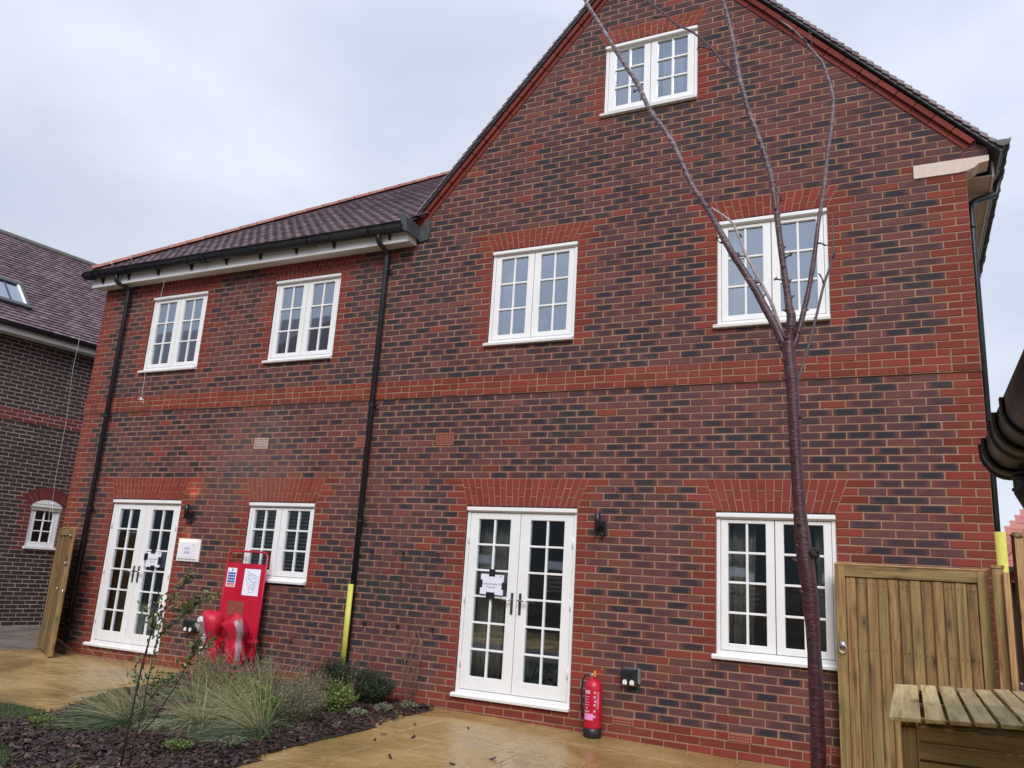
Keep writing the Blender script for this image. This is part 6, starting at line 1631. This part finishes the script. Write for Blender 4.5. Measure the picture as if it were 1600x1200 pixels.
# ------------------------------------------------------------------ shed gutter at the right edge, close by
g = gutter('shed_gutter', (.266, -5.52, 2.025), (.266, -6.85, 2.035), .062, 'big wet black shed gutter with outlet poking in at the right edge', mat=M['black_wet'], unions=(.10, .42), brackets=(.62, 1.2))
m2 = MB(); m2.tube([(.30, -5.625, 1.99), (.30, -5.625, 1.905), (.315, -5.622, 1.875), (.345, -5.615, 1.855), (.45, -5.59, 1.82)], .036, 16); m2.build('outlet_pipe', M['black_wet'], g, True)
for z in (1.938, 1.908):
    m2 = MB(); m2.tube([(.30, -5.625, z), (.30, -5.625, z + .006)], .040, 16); m2.build('pipe_collar', M['black_wet'], g, True)
sh = empty('garden_shed', (.6, -7, .1), 'edge of a cream fronted outbuilding at the right behind the black shed gutter', 'shed')
m2 = MB(); m2.box((.335, -6.85, 1.93), (.352, -5.46, 2.06)); m2.build('fascia', M['paint_old'], sh)
m2 = MB(); m2.prism([(.352, 1.83), (.55, 1.94), (.55, 2.09), (.352, 2.06)], 'y', -5.475, -5.46); m2.build('barge_end', M['paint_old'], sh)
m2 = MB(); m2.box((.352, -6.85, 1.935), (.56, -5.476, 1.945)); m2.build('soffit', M['soffit'], sh)
m2 = MB(); m2.box((.56, -6.75, .05), (1.75, -5.50, 2.05)); m2.build('shed_wall', M['wood_new'], sh)
m2 = MB(); m2.prism([(.28, 2.075), (1.15, 2.40), (2.0, 2.075), (2.0, 2.115), (1.15, 2.445), (.28, 2.115)], 'y', -6.9, -5.45); m2.build('shed_roof', M['tile'], sh)

# ------------------------------------------------------------------ far garage seen past the right corner
fg = empty('far_garage', (3.5, 13.3, .1), 'distant garage with orange red tiled roof glimpsed past the right corner', 'garage')
m2 = MB(); m2.box((1.75, 13.2, .05), (2.05, 18, 2.5), (.5, .6, 0)); m2.box((5.4, 13.2, .05), (7.5, 18, 2.5), (.5, .6, 0)); m2.box((2.05, 13.2, 2.2), (5.4, 13.4, 2.5), (.5, .6, 0)); m2.build('wall', M['brick'], fg)
m2 = MB(); m2.box((2.05, 13.5, .05), (5.4, 13.6, 2.2)); m2.build('garage_shade_panel', M['hole_shade'], fg)  # black panel closing the doorway, painted as the unlit inside
tiled(fg, Vector((1.68, 12.95, 2.5)), Vector((1, 0, 0)), Vector((0, math.cos(.75), math.sin(.75))), 6, 3.6, lambda a, b, p: a > b * .68 - .3, M['tile_far'], gauge=.22, w=.26, cap=0)
m2 = MB(); m2.prism([(12.9, 2.44), (15.6, 4.95), (18.3, 2.44)], 'x', 3.6, 7.5); m2.face([(1.68, 12.93, 2.47), (7.6, 12.93, 2.47), (7.6, 15.55, 4.9), (4.1, 15.55, 4.9)]); m2.build('roof_deck', M['tile_far'], fg)
m2 = MB(); m2.tube([Vector((1.72, 12.95, 2.53)), Vector((4.1, 15.55, 4.97))], .09, 8); m2.build('hip_tile', M['tile_red'], fg)
m2 = MB(); m2.box((1.7, 12.88, 2.4), (7.6, 12.95, 2.49)); m2.build('gutter_board', M['black'], fg)
m2 = MB(); rk = random.Random(8)
for i in range(240): chip(m2, Vector((rk.uniform(.95, 2.3), rk.uniform(3, 9), .14 + rk.random() * .25)), rk.uniform(.1, .35), rk.uniform(.06, .2), rk.uniform(.03, .1), (rk.random(), 0, 0))
tag(m2.build('rubble', plain('rubble', (.22, .19, .18), .8, var=.5, scale=12)), 'grey builders rubble seen through the gap right of the house', 'rubble', kind='stuff')

# ------------------------------------------------------------------ two cables with plastic ends hanging from the eaves
def cable(pts, r_, label, loopd):
    g = empty('hanging_cable', pts[0], label, 'cable'); m2 = MB(); m2.tube(pts, r_, 5, False); m2.build('cord', M['paint_old'], g, True)
    e = Vector(pts[-1]); m2 = MB(); m2.tube([e + Vector(q) for q in loopd], r_ * 1.2, 5, False); m2.lathe(tuple(e + Vector((0, 0, -.03))), [(0, 0), (.02, .005), (.022, .02), (.012, .04), (0, .042)], 10); m2.build('plastic_end', M['ceramic'], g, True)
cable([(-10.01, -.17, 5.72), (-10.05, -.16, 5.4), (-10.16, -.15, 5.0), (-10.12, -.15, 4.5), (-10.10, -.15, 4.05), (-10.10, -.15, 3.84)], .0024, 'thin pale cable hanging from the left eave across the first upstairs window', [(0, 0, 0), (-.07, 0, -.01), (-.05, 0, .03), (.06, 0, -.02), (.07, 0, -.07), (.02, 0, -.06)])
cable([(-13.85, 1.26, 5.50), (-13.87, 1.26, 4.9), (-14.05, 1.45, 3.9), (-14.25, 1.6, 2.9), (-14.35, 1.7, 2.42)], .0026, 'thin pale cable hanging before the arched window of the dark brick house', [(0, 0, 0), (.05, 0, -.12), (.08, 0, -.3), (.0, 0, -.34), (-.03, 0, -.18), (0, 0, 0)])

# ------------------------------------------------------------------ what the panes mirror: fence and houses behind the garden
fb = empty('garden_fence', (-4, -13, .1), 'dark horizontal slat fence closing the garden, mirrored in the downstairs panes', 'fence')
z = .2; 
for xx in range(-16, 9, 2):
    m2 = MB(); m2.box((xx, -13.06, 0), (xx + .1, -12.96, 1.95)); m2.build('fence_post', M['wood_dark'], fb)
for k in range(14):
    m2 = MB(); m2.box((-16, -12.96 + (.01 if k % 2 else 0), .2 + k * .125), (8.1, -12.94 + (.01 if k % 2 else 0), .2 + k * .125 + .112)); m2.build('fence_slat', M['wood_dark'], fb)
M['dark_render'] = plain('dark_render', (.075, .085, .08), .8, var=.3)
def plain_house(x0, x1, y0, y1, ze, zr, label, axis='x'):
    h_ = empty('terrace_house', ((x0 + x1) / 2, (y0 + y1) / 2, 0), label, 'house')
    m2 = MB(); m2.box((x0, y0, 0), (x1, y1, ze)); m2.build('wall', M['dark_render'], h_)
    m2 = MB(); ym = (y0 + y1) / 2; m2.prism([(y0 - .3, ze), (ym, zr), (y1 + .3, ze)], 'x', x0 - .2, x1 + .2, (.3, 0, 0)); m2.build('roof', M['tile'], h_)
    x = x0 + 1.2
    while x < x1 - 1.5:
        for z in (1.2, 3.9):
            m2 = MB(); m2.box((x, y1 + .002, z), (x + 1.1, y1 + .03, z + 1.1)); m2.build('window', M['paint'], h_)
        x += 3
plain_house(-21.5, 9, -26, -18, 5.2, 8.4, 'long dark terrace house behind the garden fence, mirrored in the ground floor panes')
plain_house(-34, -19, -18, -11, 8.2, 10.8, 'dark house to the far left behind the garden, mirrored in the left upstairs panes')
